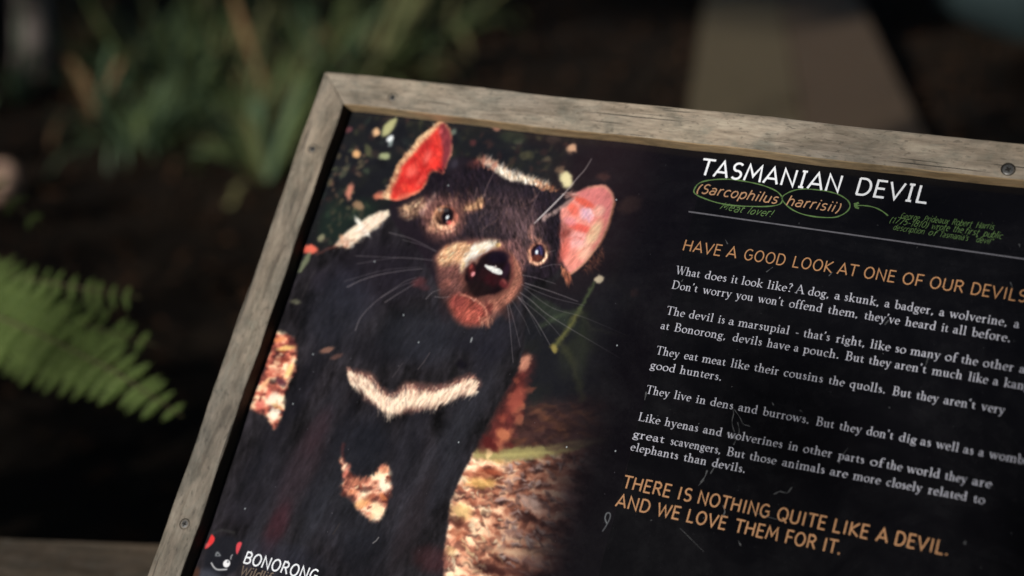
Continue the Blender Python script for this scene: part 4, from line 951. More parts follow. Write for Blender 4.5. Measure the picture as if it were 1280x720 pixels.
def glare_haze(N, L, col):
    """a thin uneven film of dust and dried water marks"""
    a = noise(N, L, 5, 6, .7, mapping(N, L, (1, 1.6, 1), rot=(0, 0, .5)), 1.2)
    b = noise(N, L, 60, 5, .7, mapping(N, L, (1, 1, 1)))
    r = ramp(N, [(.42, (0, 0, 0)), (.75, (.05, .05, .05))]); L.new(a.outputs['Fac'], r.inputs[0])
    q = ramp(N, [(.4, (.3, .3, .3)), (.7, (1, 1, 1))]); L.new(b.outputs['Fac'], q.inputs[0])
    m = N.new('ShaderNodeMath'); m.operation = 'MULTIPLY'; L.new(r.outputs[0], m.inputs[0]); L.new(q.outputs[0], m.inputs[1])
    return mix(N, L, m.outputs[0], col, (.19, .19, .21))  # pale veil mixed into the colour in place of glare
def print_mat():
    m, N, L, P = new_mat('printed_photograph')
    t = N.new('ShaderNodeTexImage'); t.image = pic; t.interpolation = 'Cubic'
    uv = N.new('ShaderNodeUVMap'); uv.uv_map = 'print'
    L.new(uv.outputs[0], t.inputs[0])
    n = noise(N, L, 9, 5, .65, mapping(N, L, (1, 1, 1)))
    L.new(glare_haze(N, L, t.outputs[0]), P.inputs['Base Color'])
    r = ramp(N, [(.35, (.13, .13, .13)), (.7, (.22, .22, .22))]); L.new(n.outputs['Fac'], r.inputs[0]); L.new(r.outputs[0], P.inputs['Roughness'])
    P.inputs['Specular IOR Level'].default_value = .22
    return m
def panel_mat():
    m, N, L, P = new_mat('black_laminate')
    v = mapping(N, L, (1, 1, 1))
    n = noise(N, L, 6, 6, .6, v, .6)
    r = ramp(N, [(.35, (.0022, .0022, .0032)), (.62, (.0032, .0031, .0044)), (.8, (.0048, .0048, .0062))]); L.new(n.outputs['Fac'], r.inputs[0])
    n2 = noise(N, L, 900, 2, .5, v)
    r2 = ramp(N, [(.74, (0, 0, 0)), (.78, (1, 1, 1))]); L.new(n2.outputs['Fac'], r2.inputs[0])
    c = mix(N, L, r2.outputs[0], r.outputs[0], (.035, .037, .042))
    L.new(glare_haze(N, L, c), P.inputs['Base Color'])
    rr = ramp(N, [(.35, (.13, .13, .13)), (.7, (.22, .22, .22))]); L.new(n.outputs['Fac'], rr.inputs[0]); L.new(rr.outputs[0], P.inputs['Roughness'])
    P.inputs['Specular IOR Level'].default_value = .2
    return m
def ink_mat(name, col, wear=.25):
    m, N, L, P = new_mat(name)
    n = noise(N, L, 260, 4, .7, mapping(N, L, (1, 1, 1)))
    r = ramp(N, [(.3, tuple(c * (1 - wear) for c in col)), (.55, col)]); L.new(n.outputs['Fac'], r.inputs[0])
    L.new(r.outputs[0], P.inputs['Base Color']); P.inputs['Roughness'].default_value = .4
    P.inputs['Specular IOR Level'].default_value = .3
    return m
ink_white = ink_mat('white_ink', (.86, .90, .97), .12)
ink_text = ink_mat('pale_grey_ink', (.47, .48, .56), .3)
ink_orange = ink_mat('orange_ink', (.42, .215, .10), .3)
ink_species = ink_mat('tan_orange_ink', (.44, .25, .14), .25)
ink_green = ink_mat('green_chalk_ink', (.10, .185, .06), .35)
ink_rule = ink_mat('grey_rule_ink', (.11, .11, .13), .3)
ink_scratch = ink_mat('scratched_laminate', (.06, .064, .07), .75)
ink_brown = ink_mat('brown_ink', (.16, .12, .09), .4)

# ------------------------------------------------------------------ the sign
SW, SH, RW, RT, RH = 0.93, 0.617, 0.035, 0.034, 0.016       # outer width, height, rail width, thickness, rebate depth
PM = Matrix((( UA.x, VA.x, NA.x, O3.x), (UA.y, VA.y, NA.y, O3.y), (UA.z, VA.z, NA.z, O3.z), (0, 0, 0, 1)))
mid = O3 + UA * SW * .5 - VA * SH * .6 - NA * .08
sign = empty('information_sign', (mid.x, mid.y, 0))
tag(sign, 'weathered timber framed black information board about the Tasmanian devil with an animal photograph', 'sign')
SI = Matrix.Translation((-mid.x, -mid.y, 0))
def on_panel(o, local=Matrix.Identity(4)):
    o.parent = sign
    o.matrix_local = SI @ PM @ local
    return o

def rail(L_, seed):
    """mitred rail: x along the grain from its first outer corner, y outward, z out of the face"""
    g = random.Random(seed)
    c = .0016
    sec = [(0, -RT), (0, -c * 1.3), (c * .35, -c * .35), (c * 1.3, 0), (RW - c * 1.2, 0), (RW - c * .3, -c * .4), (RW, -c * 1.3), (RW, -RT)]     # (w inward, z)
    n = 72
    ph = [g.uniform(0, 6.28) for _ in range(8)]
    def wob(t, k): return .0006 * math.sin(t * 17 + ph[k]) + .00035 * math.sin(t * 41 + ph[(k + 3) % 8]) + .00018 * g.uniform(-1, 1)
    V, F, FM = [], [], []
    for i in range(n + 1):
        t = i / n
        wo, wi, wz = wob(t, 0), wob(t, 1), wob(t, 2) * .6
        for (w, z) in sec:
            ww = w + (wo if w < RW / 2 else wi)
            x = w + .0006 + t * (L_ - 2 * w - .0012)
            V.append((x, -ww, z + (wz if z > -RT else 0)))
    m = len(sec)
    for i in range(n):
        for k in range(m):
            a, b = i * m + k, i * m + (k + 1) % m
            F.append((a, a + m, b + m, b))
            FM.append(1 if k in (5, 6) else 0)
    F.append(tuple(range(m))); FM.append(0)
    F.append(tuple(n * m + k for k in reversed(range(m)))); FM.append(0)
    return V, F, FM

def screw_mesh():
    V, F, FM = [], [], []
    n = 20
    prof = [(.0046, .00015, 1), (.0043, -.0003, 1), (.0037, -.0009, 0), (.0030, -.0005, 0), (.0012, -.0003, 0)]
    for (r, z, _) in prof:
        for k in range(n): V.append((r * math.cos(2 * math.pi * k / n), r * math.sin(2 * math.pi * k / n), z))
    for i in range(len(prof) - 1):
        for k in range(n):
            F.append((i * n + k, (i + 1) * n + k, (i + 1) * n + (k + 1) % n, i * n + (k + 1) % n)); FM.append(1 if i < 2 else 0)
    F.append(tuple((len(prof) - 1) * n + k for k in range(n))); FM.append(0)
    for a in (0, math.pi / 2):                         # cross recess
        c, s = math.cos(a + .5), math.sin(a + .5); l, w = .0019, .00065
        b = len(V)
        z = -.00022 + a * .00003
        for (x, y) in ((-l, -w), (l, -w), (l, w), (-l, w)): V.append((x * c - y * s, x * s + y * c, z))
        F.append((b, b + 1, b + 2, b + 3)); FM.append(1)
    return V, F, FM
sv, sfc, sfm = screw_mesh()
screw_first = None
def screw(parent, x, w, rot):
    global screw_first
    if screw_first is None:
        o = mesh_obj('screw', sv, sfc, mats=[steel, recess], fmat=sfm); screw_first = o
    else:
        o = screw_first.copy(); COL.objects.link(o)
    o.parent = parent
    o.location = (x, -w, .0008); o.rotation_euler = (0, 0, rot)
    return o
specs = [('top_rail', SW, Matrix.Identity(4), [(.0893, .0218), (.690, .0265), (.39 + .47, .021)]),
         ('left_rail', SH, Matrix(((0, -1, 0, 0), (1, 0, 0, -SH), (0, 0, 1, 0), (0, 0, 0, 1))), [(SH - .0887, .018), (SH - .4854, .0203)]),
         ('bottom_rail', SW, Matrix(((-1, 0, 0, SW), (0, -1, 0, -SH), (0, 0, 1, 0), (0, 0, 0, 1))), [(.09, .019), (.46, .018), (.84, .02)]),
         ('right_rail', SH, Matrix(((0, 1, 0, SW), (-1, 0, 0, 0), (0, 0, 1, 0), (0, 0, 0, 1))), [(.09, .018), (.5, .019)])]
for i, (nm, L_, M, scr) in enumerate(specs):
    V, F, FM = rail(L_, 11 + i)
    o = on_panel(mesh_obj('rail', V, F, mats=[wood_face_left if nm == 'left_rail' else wood_face, wood_side_shaded if nm == 'left_rail' else wood_side], fmat=FM), M)
    o.data.polygons.foreach_set('use_smooth', [False] * len(F))
    for k, (x, w) in enumerate(scr):
        q = screw(o, x, w, .4 + k * 1.1 + i)
        if i == 0: q.scale = (1.15 + .15 * (k == 1),) * 2 + (1,)

# panel sheets
V, F = box_vf(.028, SW - .028, -SH + .028, -.028, -.024, -.0163)
on_panel(mesh_obj('backing_board', V, F, plain_mat('backing_ply', (.05, .04, .03))))
def sheet(name, u0, u1, v0, v1, z, mat, uvs=False):
    o = mesh_obj(name, [(u0, v0, z - .0002), (u1, v0, z - .0002), (u1, v1, z - .0002), (u0, v1, z - .0002), (u0, v0, z), (u1, v0, z), (u1, v1, z), (u0, v1, z)],
                 [(4, 5, 6, 7), (0, 1, 5, 4), (1, 2, 6, 5), (2, 3, 7, 6), (3, 0, 4, 7)], mat)
    if uvs:
        l = o.data.uv_layers.new(name='print')
        for p in o.data.polygons:
            for li in p.loop_indices:
                c = o.data.vertices[o.data.loops[li].vertex_index].co
                l.data[li].uv = ((c.x - u0) / (u1 - u0), (c.y - v0) / (v1 - v0))
    return on_panel(o)
photo = sheet('printed_photo', PU0, PU1, PV0, PV1, -.016, print_mat(), True)
photo['label'] = 'printed colour photograph of a black devil with red ears and white chest band'
textp = sheet('text_panel', PU1 + .00003, SW - .034, PV0, PV1, -.016, panel_mat())
textp['label'] = 'black right half of the board carrying the lettering'

# lettering ------------------------------------------------------------------
ZI = -.0159
def udir(p0, p1):
    a, b = puv(*p0), puv(*p1)
    l = math.hypot(b[0] - a[0], b[1] - a[1])
    return a, ((b[0] - a[0]) / l, (b[1] - a[1]) / l), l
def text_line(name, font, mat, base, words, cap_px, pen=.12, slant=0.0, track=.0, parent=None, jitter=0, skew=0.0):
    """base = two photo points on the baseline; words = (text, first x, last x) in the photo"""
    (x0, y0), (x1, y1) = base
    sl_ = (y1 - y0) / (x1 - x0)
    ink = Ink()
    a0, d, _ = udir((x0, y0), (x1, y1))
    yd = (-d[1] + skew, d[0])
    c0, c1 = puv(x0, y0), puv(x0 - cap_px * -.2, y0 - cap_px)
    cap = (c1[1] - c0[1]) * (.96 if font is SERIF else .90)
    track += .035 if font is SERIF else .05
    for s, xa, xb in words:
        pa = puv(xa, y0 + sl_ * (xa - x0)); pb = puv(xb, y0 + sl_ * (xb - x0))
        L_ = math.hypot(pb[0] - pa[0], pb[1] - pa[1])
        n = word_advance(font, s, track) - track
        ink.text(font, s, (pa[0] + d[0] * L_ * .012, pa[1]), d, yd, cap, L_ * (.96 if font is SERIF else .975) / (n * cap), pen, slant, track, ZI, jitter)
    o = on_panel(ink.build(name, mat, None))
    return o
W = lambda s: [(a.split('|')[0], float(a.split('|')[1]), float(a.split('|')[2])) for a in s.split(';')]
text_line('title_lettering', TITLE, ink_white, ((878.7, 218.5), (1159, 254)), W('TASMANIAN|871.5|1052;DEVIL|1067|1160'), 21.3, .112, .04, .04)['label'] = 'white capital heading across the top of the text'
text_line('species_lettering', SANS, ink_species, ((873, 241), (1049, 265.6)), W('(Sarcophilus|867.5|972;harrisii)|981|1050'), 12.6, .105, .2, .03)['label'] = 'small slanted orange species name in brackets'
text_line('heading_lettering', SANS, ink_orange, ((853.4, 312.6), (1275.6, 376.8)), W('HAVE|852|901;A|907|920;GOOD|928|981;LOOK|989|1040;AT|1045.5|1071;ONE|1077.5|1118.6;OF|1126|1153;OUR|1160|1204;DEVILS|1211.5|1283'), 14.3, .10, .03, .04)['label'] = 'orange capital heading line above the white text'
for base, words in [
    (((849.8, 343.2), (1273, 410)), 'What|843.5|875;does|880|908.4;it|913|921.8;look|925.6|953.6;like?|958|990.8;A|993.5|1005.5;dog,|1009|1037;a|1042.4|1050;skunk,|1054|1100;a|1105|1112;badger,|1117|1168.5;a|1173.3|1180.5;wolverine,|1185.4|1261;a|1266.6|1274;bear?|1280|1312'),
    (((839.5, 360.4), (1263.9, 427.8)), "Don't|838.6|872.3;worry|877.4|914.8;you|919|941.3;won't|946.4|979.7;offend|985.2|1028.5;them,|1033.5|1073.5;they've|1079|1125.5;heard|1130.3|1170.6;it|1175.8|1185;all|1190.4|1208;before.|1213.4|1264.5"),
    (((832, 392.5), (1276.5, 465.9)), "The|831.7|856;devil|860|892;is|896.7|905.7;a|910|917.5;marsupial|921.4|988;-|993.3|998.7;that's|1003|1037.8;right,|1044|1082;like|1086.7|1113.3;so|1117.8|1132.4;many|1137|1176;of|1180.5|1196;the|1200.2|1222.5;other|1227.7|1268;animals|1272.7|1336"),
    (((825.4, 410.9), (1255.4, 483.1)), "at|825|836.2;Bonorong,|841.3|909;devils|914.6|953;have|957.7|987.4;a|991.8|998;pouch.|1002.8|1050;But|1055.7|1080;they|1084.8|1114;aren't|1117.4|1158.6;much|1163.8|1203.7;like|1209.4|1235.3;a|1240.5|1247.8;kangaroo.|1253.5|1325"),
    (((820, 442.4), (1251.6, 516.9)), "They|818.8|849.4;eat|854.2|872;meat|876.6|907.3;like|912.3|936.6;their|941.4|974;cousins|978.2|1029.6;the|1034.6|1055.7;quolls.|1060.9|1108;But|1114.6|1138.9;they|1144.3|1173.4;aren't|1178.4|1220;very|1225.8|1256.5"),
    (((812, 460.2), (902, 475.9)), "good|811.5|844.6;hunters.|848.5|903.4"),
    (((806.3, 491.2), (1236.3, 572)), "They|806.3|837;live|841.4|863.8;in|869|882;dens|886.8|916.9;and|921.9|947.2;burrows.|952|1013;But|1019|1042.7;they|1048|1077.2;don't|1082|1117.4;dig|1122.8|1145.8;as|1149.6|1163.8;well|1169.2|1198.9;as|1203.3|1217;a|1222.5|1229.6;wombat.|1235.3|1300"),
    (((797.7, 525.4), (1239, 610.2)), "Like|796.7|825.5;hyenas|829.7|873.4;and|877.8|902.7;wolverines|907|979.8;in|984.4|997.8;other|1003|1040.9;parts|1046.7|1080.9;of|1086.7|1104.4;the|1106.7|1128;world|1132.4|1175.6;they|1180|1208.9;are|1214.2|1240"),
    (((791, 546.5), (1230.2, 630.2)), "great|790|831;scavengers,|836.4|902.6;But|907.6|931;those|935.6|971;animals|976.4|1032;are|1036.4|1060;more|1065.3|1101.3;closely|1106.7|1153.3;related|1159|1209.8;to|1215.6|1231"),
    (((787.6, 562.5), (931, 591)), "elephants|786.7|848.9;than|853.3|883.6;devils.|888.9|932.8")]:
    text_line('text_line', SERIF, ink_text, base, W(words), 10.6, .1, .0, .0)
text_line('closing_lettering', SANS, ink_orange, ((779.7, 609.7), (1184.4, 694.2)), W('THERE|776.8|837.8;IS|844.8|863.5;NOTHING|870|961.6;QUITE|969|1032;LIKE|1039.5|1085.3;A|1094.2|1109;DEVIL.|1116.5|1187'), 16.6, .12, .03, .05)
text_line('closing_lettering', SANS, ink_orange, ((768.4, 632.2), (1051, 693.3)), W('AND|768.4|811.6;WE|819.6|849;LOVE|856.6|907.2;THEM|916.6|971.9;FOR|979.8|1019;IT.|1026.4|1051.5'), 16.6, .12, .03, .05)
text_line('logo_lettering', SANS, ink_white, ((302.5, 702.7), (394, 726.9)), W('BONORONG|302.5|396'), 15.6, .125, .06, .05)['label'] = 'white capitals beside the small devil head emblem'
text_line('logo_lettering', SANS, ink_brown, ((298, 717.5), (392, 742.4)), W('Wildlife|299|345;Park|351|376'), 12.5, .13, .1, .03)
text_line('handwriting', SANS, ink_green, ((899, 261.4), (962, 271)), W('Meat|899|928;lover!|933|964'), 9.4, .09, .35, .02, jitter=.08)['label'] = 'green handwritten remark under the species name'
text_line('handwriting', SANS, ink_green, ((1126, 273), (1242, 287)), W('George|1124.6|1149;Prideaux|1153.5|1185;Robert|1189|1214;Harris|1219|1242'), 7.8, .07, .3, .0, jitter=.05)
text_line('handwriting', SANS, ink_green, ((1110, 278), (1252, 298.6)), W('(1775-1810)|1110|1160;wrote|1163|1186;the|1190|1203;first|1205|1222.5;public|1228|1252'), 8.2, .07, .3, .0, jitter=.05)
text_line('handwriting', SANS, ink_green, ((1115, 287), (1239, 305.4)), W('description|1115|1155;of|1159|1169;Tasmania\'s|1173|1210;"devil"|1216|1240'), 7.6, .07, .3, .0, jitter=.05)

def pen_path(ink, pts, wpx, closed=False, var=.25, z=ZI - .00003):
    P_ = smooth_pts(pts, closed, 5)
    if closed: P_.append(P_[0])
    Q = [puv(*p) for p in P_]
    ink.stroke([(a, b, wpx * .00081 * (1 + var * math.sin(i * .9 + a * 90))) for i, (a, b) in enumerate(Q)], z)
ink = Ink()
pen_path(ink, [(867.5, 238), (874, 229), (889, 225), (910, 224), (930, 226.5), (951, 231), (968, 237.5), (976, 244), (978, 250), (974, 255.5), (960, 258), (940, 258), (918, 257), (897, 253.5), (879, 247.5), (870, 243)], 1.3, True)
o = on_panel(ink.build('drawn_oval', ink_green, None)); 
ink = Ink()
pen_path(ink, [(977.5, 248), (985, 241), (997, 237), (1010, 236.3), (1027, 238), (1040, 240.5), (1051, 244.5), (1060, 251), (1062.5, 258), (1058, 265), (1048, 270.5), (1037, 272), (1018, 270.8), (1000, 266.6), (986, 259)], 1.3, True)
on_panel(ink.build('drawn_oval', ink_green, None))
ink = Ink()
pen_path(ink, [(1068, 257), (1080, 257), (1092, 259), (1102, 263.5), (1110, 269.5)], 1.3)
pen_path(ink, [(1073, 253.5), (1068.5, 257.2), (1073.5, 260.5)], 2.2); pen_path(ink, [(1069, 254), (1070, 260)], 2.4)
on_panel(ink.build('drawn_arrow', ink_green, None))
ink = Ink()
pen_path(ink, [(861, 264.6), (1000, 284.3), (1140, 304.0), (1280, 323.7), (1330, 330.6)], 1.7, False, .06)
on_panel(ink.build('rule_line', ink_rule, None))
ink = Ink()
for pts, w in [([(914, 505), (917, 516), (915, 528), (918, 540)], 1.1), ([(918, 512), (925, 522), (929, 530), (938, 533)], 1.0), ([(922, 528), (924, 540), (919, 552), (917, 556)], 1.1), ([(910, 541), (915, 545), (921, 549)], 3.4), ([(913, 548), (918, 543)], 2.4),
               ([(899, 572), (893, 584), (888, 592)], 1.3), ([(884, 588), (881, 596), (876, 603)], 1.7), ([(880, 600), (873, 607)], 1.0), ([(808, 490), (806, 500)], 2.0), ([(975, 614), (984, 616), (990, 609)], 1.2), ([(967, 618), (975, 614)], 1.0),
               ([(904, 632), (906, 640), (903, 646)], 1.4), ([(1164, 441), (1160, 448), (1157, 458)], 1.0), ([(907, 300), (909.5, 305)], 1.4), ([(1263, 353), (1266, 360)], 1.2), ([(1274, 305), (1275, 309)], 1.7), ([(852, 352), (854, 349)], 1.4), ([(1206, 680), (1206.5, 676)], 2.6),
               ([(958, 340), (966, 334)], 1.2), ([(1036, 345), (1041, 340)], 1.1), ([(1111, 400), (1106, 406)], 1.6), ([(965, 503), (967, 506)], 1.6), ([(1000, 513), (1003, 515)], 1.6), ([(923, 676), (926, 682)], 1.2), ([(1060, 560), (1052, 571), (1049, 580)], .7), ([(940, 640), (980, 652)], .6), ([(850, 660), (880, 690)], .5)]:
    pen_path(ink, pts, w * .7, False, .5, ZI + .00003)
gr = random.Random(3)
for _ in range(35):
    x, y = gr.uniform(800, 1285), gr.uniform(200, 720); a = gr.uniform(0, 6.28); l = gr.uniform(.4, 2.2)
    pen_path(ink, [(x, y), (x + math.cos(a) * l, y + math.sin(a) * l)], gr.uniform(.3, .9), False, .2, ZI + .00003)
on_panel(ink.build('scratches', ink_scratch, None))['kind'] = 'stuff'

# mounting: battens and legs behind the board
V, F = box_vf(.05, SW - .05, -.16, -.09, -.062, -.0342); bevel(on_panel(mesh_obj('batten', V, F, wood_rail)), .002)
V, F = box_vf(.05, SW - .05, -.50, -.43, -.062, -.0342); bevel(on_panel(mesh_obj('batten', V, F, wood_rail)), .002)
for uu in (.16, .77):
    p = O3 + UA * uu - VA * .40 - NA * .11
    hz = math.atan2(UA.y, UA.x)
    V, F = box_vf(-.035, .035, -.03, .03, 0, p.z)
    o = mesh_obj('leg', V, F, wood_rail, sign)
    o.location = (p.x - mid.x, p.y - mid.y, 0); o.rotation_euler = (0, 0, hz)
    bevel(o, .003)
# ------------------------------------------------------------------ ground
soil, N, L, P = new_mat('forest_soil')
n1 = noise(N, L, 1.4, 8, .65, mapping(N, L, (1, 1, 1))); n2 = noise(N, L, 30, 6, .7, mapping(N, L, (1, 1, 1)))
r = ramp(N, [(.3, (.010, .007, .005)), (.55, (.022, .015, .010)), (.75, (.036, .024, .016))]); L.new(n1.outputs['Fac'], r.inputs[0])
r2 = ramp(N, [(.3, (.5, .5, .5)), (.7, (1.25, 1.2, 1.1))]); L.new(n2.outputs['Fac'], r2.inputs[0])
L.new(mix(N, L, 1.0, r.outputs[0], r2.outputs[0], 'MULTIPLY'), P.inputs['Base Color']); P.inputs['Roughness'].default_value = .95; P.inputs['Specular IOR Level'].default_value = .1
b = N.new('ShaderNodeBump'); b.inputs['Strength'].default_value = .8; b.inputs['Distance'].default_value = .02; L.new(n2.outputs['Fac'], b.inputs['Height']); L.new(b.outputs[0], P.inputs['Normal'])
def gz(x, y):
    d = math.hypot(x, y - 1)
    k = min(max((d - 1.5) / 4, 0), 1)
    return (.05 * math.sin(x * 1.3 + .5) + .05 * math.sin(y * 1.1 + x * .6) + .02 * math.sin(x * 4.1 + y * 3.3)) * k
xs = sorted(set([-600, -300, -120, -60, -35, -22] + [round(-15 + i * .5, 2) for i in range(61)] + [22, 35, 60, 120, 300, 600]))
ys = sorted(set([-600, -300, -120, -60, -35, -22] + [round(-14 + i * .5, 2) for i in range(61)] + [22, 35, 60, 120, 300, 600]))
V = [(x, y, gz(x, y)) for y in ys for x in xs]
nx = len(xs)
F = [(j * nx + i, j * nx + i + 1, (j + 1) * nx + i + 1, (j + 1) * nx + i) for j in range(len(ys) - 1) for i in range(nx - 1)]
g_ = mesh_obj('forest_floor', V, F, soil, smooth=True); g_['kind'] = 'structure'

# leaf litter lying on it
def leaf_quads(P_, size, asp=.45, tilt=None, seed=0):
    """diamond leaves at points P_ (n,3); tilt None = any direction, else the spread of the normal round vertical"""
    g = np.random.default_rng(seed); n = len(P_)
    if tilt is None:
        d = g.normal(size=(n, 3)); nrm = g.normal(size=(n, 3))
    else:
        nrm = np.stack([g.normal(size=n) * tilt, g.normal(size=n) * tilt, np.ones(n)], 1); d = g.normal(size=(n, 3))
    nrm /= np.linalg.norm(nrm, axis=1, keepdims=True)
    d -= nrm * (d * nrm).sum(1, keepdims=True); d /= np.linalg.norm(d, axis=1, keepdims=True)
    s = np.cross(nrm, d); L_ = g.uniform(size * .6, size * 1.4, (n, 1))
    curl = nrm * L_ * g.uniform(-.18, .18, (n, 1))
    return np.stack([P_ - d * L_ * .5 + curl, P_ + s * L_ * asp * .5, P_ + d * L_ * .5 + curl, P_ - s * L_ * asp * .5], 1)
g = np.random.default_rng(21)
for nm, cnt, c1, c2, sz, sd in (('leaf_litter', 9000, (.03, .017, .010), (.075, .036, .018), .06, 1), ('leaf_litter', 5000, (.014, .010, .007), (.03, .02, .013), .07, 2)):
    x = g.uniform(-5.5, 5.5, cnt); y = g.uniform(1.6, 12, cnt)
    z = np.array([gz(a, b_) for a, b_ in zip(x, y)]) + g.uniform(.01, .05, cnt)
    o = quad_mesh(nm, leaf_quads(np.stack([x, y, z], 1), sz, .45, .35, sd), leaf_mat('dry_leaf', c1, c2, .8, 0, 3, .1))
    tag(o, 'brown dead leaves scattered over the forest floor' if sd == 1 else 'dark rotting leaves lying between the paler ones on the ground', 'leaf litter', kind='stuff')

# ------------------------------------------------------------------ timber rail beside the sign
a_, b__ = at(0, 672, 1.87), at(195, 680, 1.86)
zt = .72
pL, pR = at_z(0, 672.5, zt), at_z(195, 680.5, zt)
ang = math.atan2(pR.y - pL.y, pR.x - pL.x)
fence = empty('timber_railing', (pL.x, pL.y, 0), (0, 0, ang))
tag(fence, 'brown weathered timber railing with a flat top running behind the sign', 'railing')
def plank_vf(x0, x1, y0, y1, z0, z1, seed, nseg=40):
    g = random.Random(seed); V, F = [], []; c = .004; ph = g.uniform(0, 6)
    sec = [(y0, z0), (y0, z1 - c), (y0 + c, z1), (y1 - c, z1), (y1, z1 - c), (y1, z0)]
    for i in range(nseg + 1):
        x = x0 + (x1 - x0) * i / nseg
        for (y, z) in sec: V.append((x, y + .0012 * math.sin(x * 7 + ph + y * 9) + g.uniform(-.0005, .0005), z + .0008 * math.sin(x * 5 + ph)))
    m = len(sec)
    for i in range(nseg):
        for k in range(m): F.append((i * m + k, i * m + (k + 1) % m, (i + 1) * m + (k + 1) % m, (i + 1) * m + k))
    F.append(tuple(reversed(range(m)))); F.append(tuple(nseg * m + k for k in range(m)))
    return V, F
V, F = plank_vf(-1.7, 2.3, -.16, 0, -.045, 0, 1)
o = mesh_obj('top_board', V, F, wood_rail, fence); o.location = (0, 0, zt)
V, F = plank_vf(-1.7, 2.3, -.10, -.06, -.25, -.15, 2)
o = mesh_obj('side_board', V, F, wood_rail, fence); o.location = (0, 0, zt)
for px_ in (-1.3, .45, 2.1):
    V, F = box_vf(-.045, .045, -.055, .035, 0, zt - .047)
    o = mesh_obj('post', V, F, wood_rail, fence); o.location = (px_, 0, 0); bevel(o, .004)

# ------------------------------------------------------------------ plank track behind the sign, running away from the camera
walk_a = wood_mat('track_timber_olive', (.105, .082, .045), (.15, .12, .07), (.185, .15, .09), 'x', 9.0, spots=False)
walk_b = wood_mat('track_timber_brown', (.085, .058, .036), (.125, .086, .056), (.155, .11, .074), 'x', 13.0, spots=False)
zw = .16
n0, n1_, f0, f1 = at_z(855, 165, zw), at_z(1155, 165, zw), at_z(875, 0, zw), at_z(1080, 0, zw)
dirw = ((f0 + f1) / 2 - (n0 + n1_) / 2); dirw.z = 0; dirw.normalize()
sidew = Vector((dirw.y, -dirw.x, 0))
cw = (n0 + n1_) / 2
wid = (n1_ - n0).dot(sidew)
track = empty('plank_walkway', (cw.x, cw.y, 0), (0, 0, math.atan2(dirw.y, dirw.x)))
tag(track, 'straight grey brown plank walkway receding behind the sign', 'walkway')
nb = 2
for k in range(nb):
    w0 = -wid / 2 + wid * k / nb + .004; w1 = -wid / 2 + wid * (k + 1) / nb - .004
    V, F = plank_vf(-1.6, 6.5, -w1, -w0, zw - .05, zw + (.004 if k % 2 else 0), 30 + k, 30)
    o = mesh_obj('plank', V, F, walk_a if k < 1 else walk_b, track)
for k in range(6):
    V, F = box_vf(-.06, .06, -wid / 2 + .03, wid / 2 - .03, -.15, zw - .052)
    o = mesh_obj('bearer', V, F, wood_rail, track); o.location = (-1.3 + k * 1.45, 0, 0)

# ------------------------------------------------------------------ fern fronds at the left
fern_mat = leaf_mat('fern_green', (.10, .155, .04), (.18, .25, .07), .6, .3, 16, .2)
stem_mat = plain_mat('fern_stalk', (.10, .09, .04), .6, .3)
def pinna_mesh(L_, W_, n, g, droop):
    """one pinna: midrib along +x with small pointed leaflets on both sides"""
    V, F = [], []
    for i in range(n):
        t = (i + .5) / n; x = L_ * t; w = W_ * math.sin(math.pi * min(1, .18 + t * .86)) ** .7 * (1 - .62 * t) * g.uniform(.85, 1.1)
        z = -droop * x * x / L_
        for s in (-1, 1):
            b = len(V); a = g.uniform(.0, .25)
            hw = L_ / n * .40
            V += [(x - hw, 0, z), (x + hw, 0, z), (x + hw * .8 + w * (.22 + a), s * w * .6, z - w * .10), (x + w * (.5 + a), s * w, z - w * .25), (x - hw * .7 + w * .2, s * w * .55, z - w * .04)]
            F.append((b, b + 1, b + 2, b + 3, b + 4) if s > 0 else (b, b + 4, b + 3, b + 2, b + 1))
    return V, F
def frond(parent, path, lens, npair, tilt, seed, wmul=1.0, low=.42):
    """path: world points of the midrib; lens: (upper, lower) pinna length profile"""
    g = random.Random(seed)
    base = parent.location
    pts = [Vector(p) for p in path]
    rad = [.0035 * (1 - .75 * i / (len(pts) - 1)) for i in range(len(pts))]
    V, F = tube_vf([p - base for p in pts], rad, 6)
    st_ = mesh_obj('frond', V, F, stem_mat, parent, smooth=True)
    seg = [(pts[i + 1] - pts[i]).length for i in range(len(pts) - 1)]; tot = sum(seg)
    def pos(t):
        d = t * tot; i = 0
        while i < len(seg) - 1 and d > seg[i]: d -= seg[i]; i += 1
        return pts[i].lerp(pts[i + 1], min(d / seg[i], 1)), (pts[i + 1] - pts[i]).normalized()
    nrm = Vector(tilt).normalized()
    for k in range(npair):
        t = .10 + .90 * ((k + g.uniform(-.2, .2)) / npair) ** .95 if k else .1
        p, d = pos(t)
        side = nrm.cross(d).normalized()
        for s in (1, -1):
            L_ = lens[0 if s > 0 else 1] * (1 - t) ** .68 * g.uniform(.86, 1.1) + .009
            lean = .55 if s > 0 else low
            x = (side * s + d * lean + Vector((g.uniform(-.05, .05), g.uniform(-.05, .05), g.uniform(-.05, .02)))).normalized()
            z = (nrm - nrm.dot(x) * x).normalized(); y = z.cross(x)
            V, F = pinna_mesh(L_, (L_ * .105 * wmul + .0045) * g.uniform(.85, 1.15), max(8, int(L_ / .0048)), g, g.uniform(.1, .35))
            o = mesh_obj('pinna', V, F, fern_mat, st_)
            q = p - base
            o.matrix_local = Matrix(((x.x, y.x, z.x, q.x), (x.y, y.y, z.y, q.y), (x.z, y.z, z.z, q.z), (0, 0, 0, 1)))
    return st_
base = at_z(-420, 560, 0.0); base = Vector((-1.9, 2.1, 0))
fern = empty('fern', base)
tag(fern, 'bright green fern with feathery fronds hanging in from the left edge', 'fern')
V, F = tube_vf([(0, 0, -.05), (0, .01, .25), (.02, 0, .6), (.0, 0, .82)], [.07, .075, .065, .05], 12)
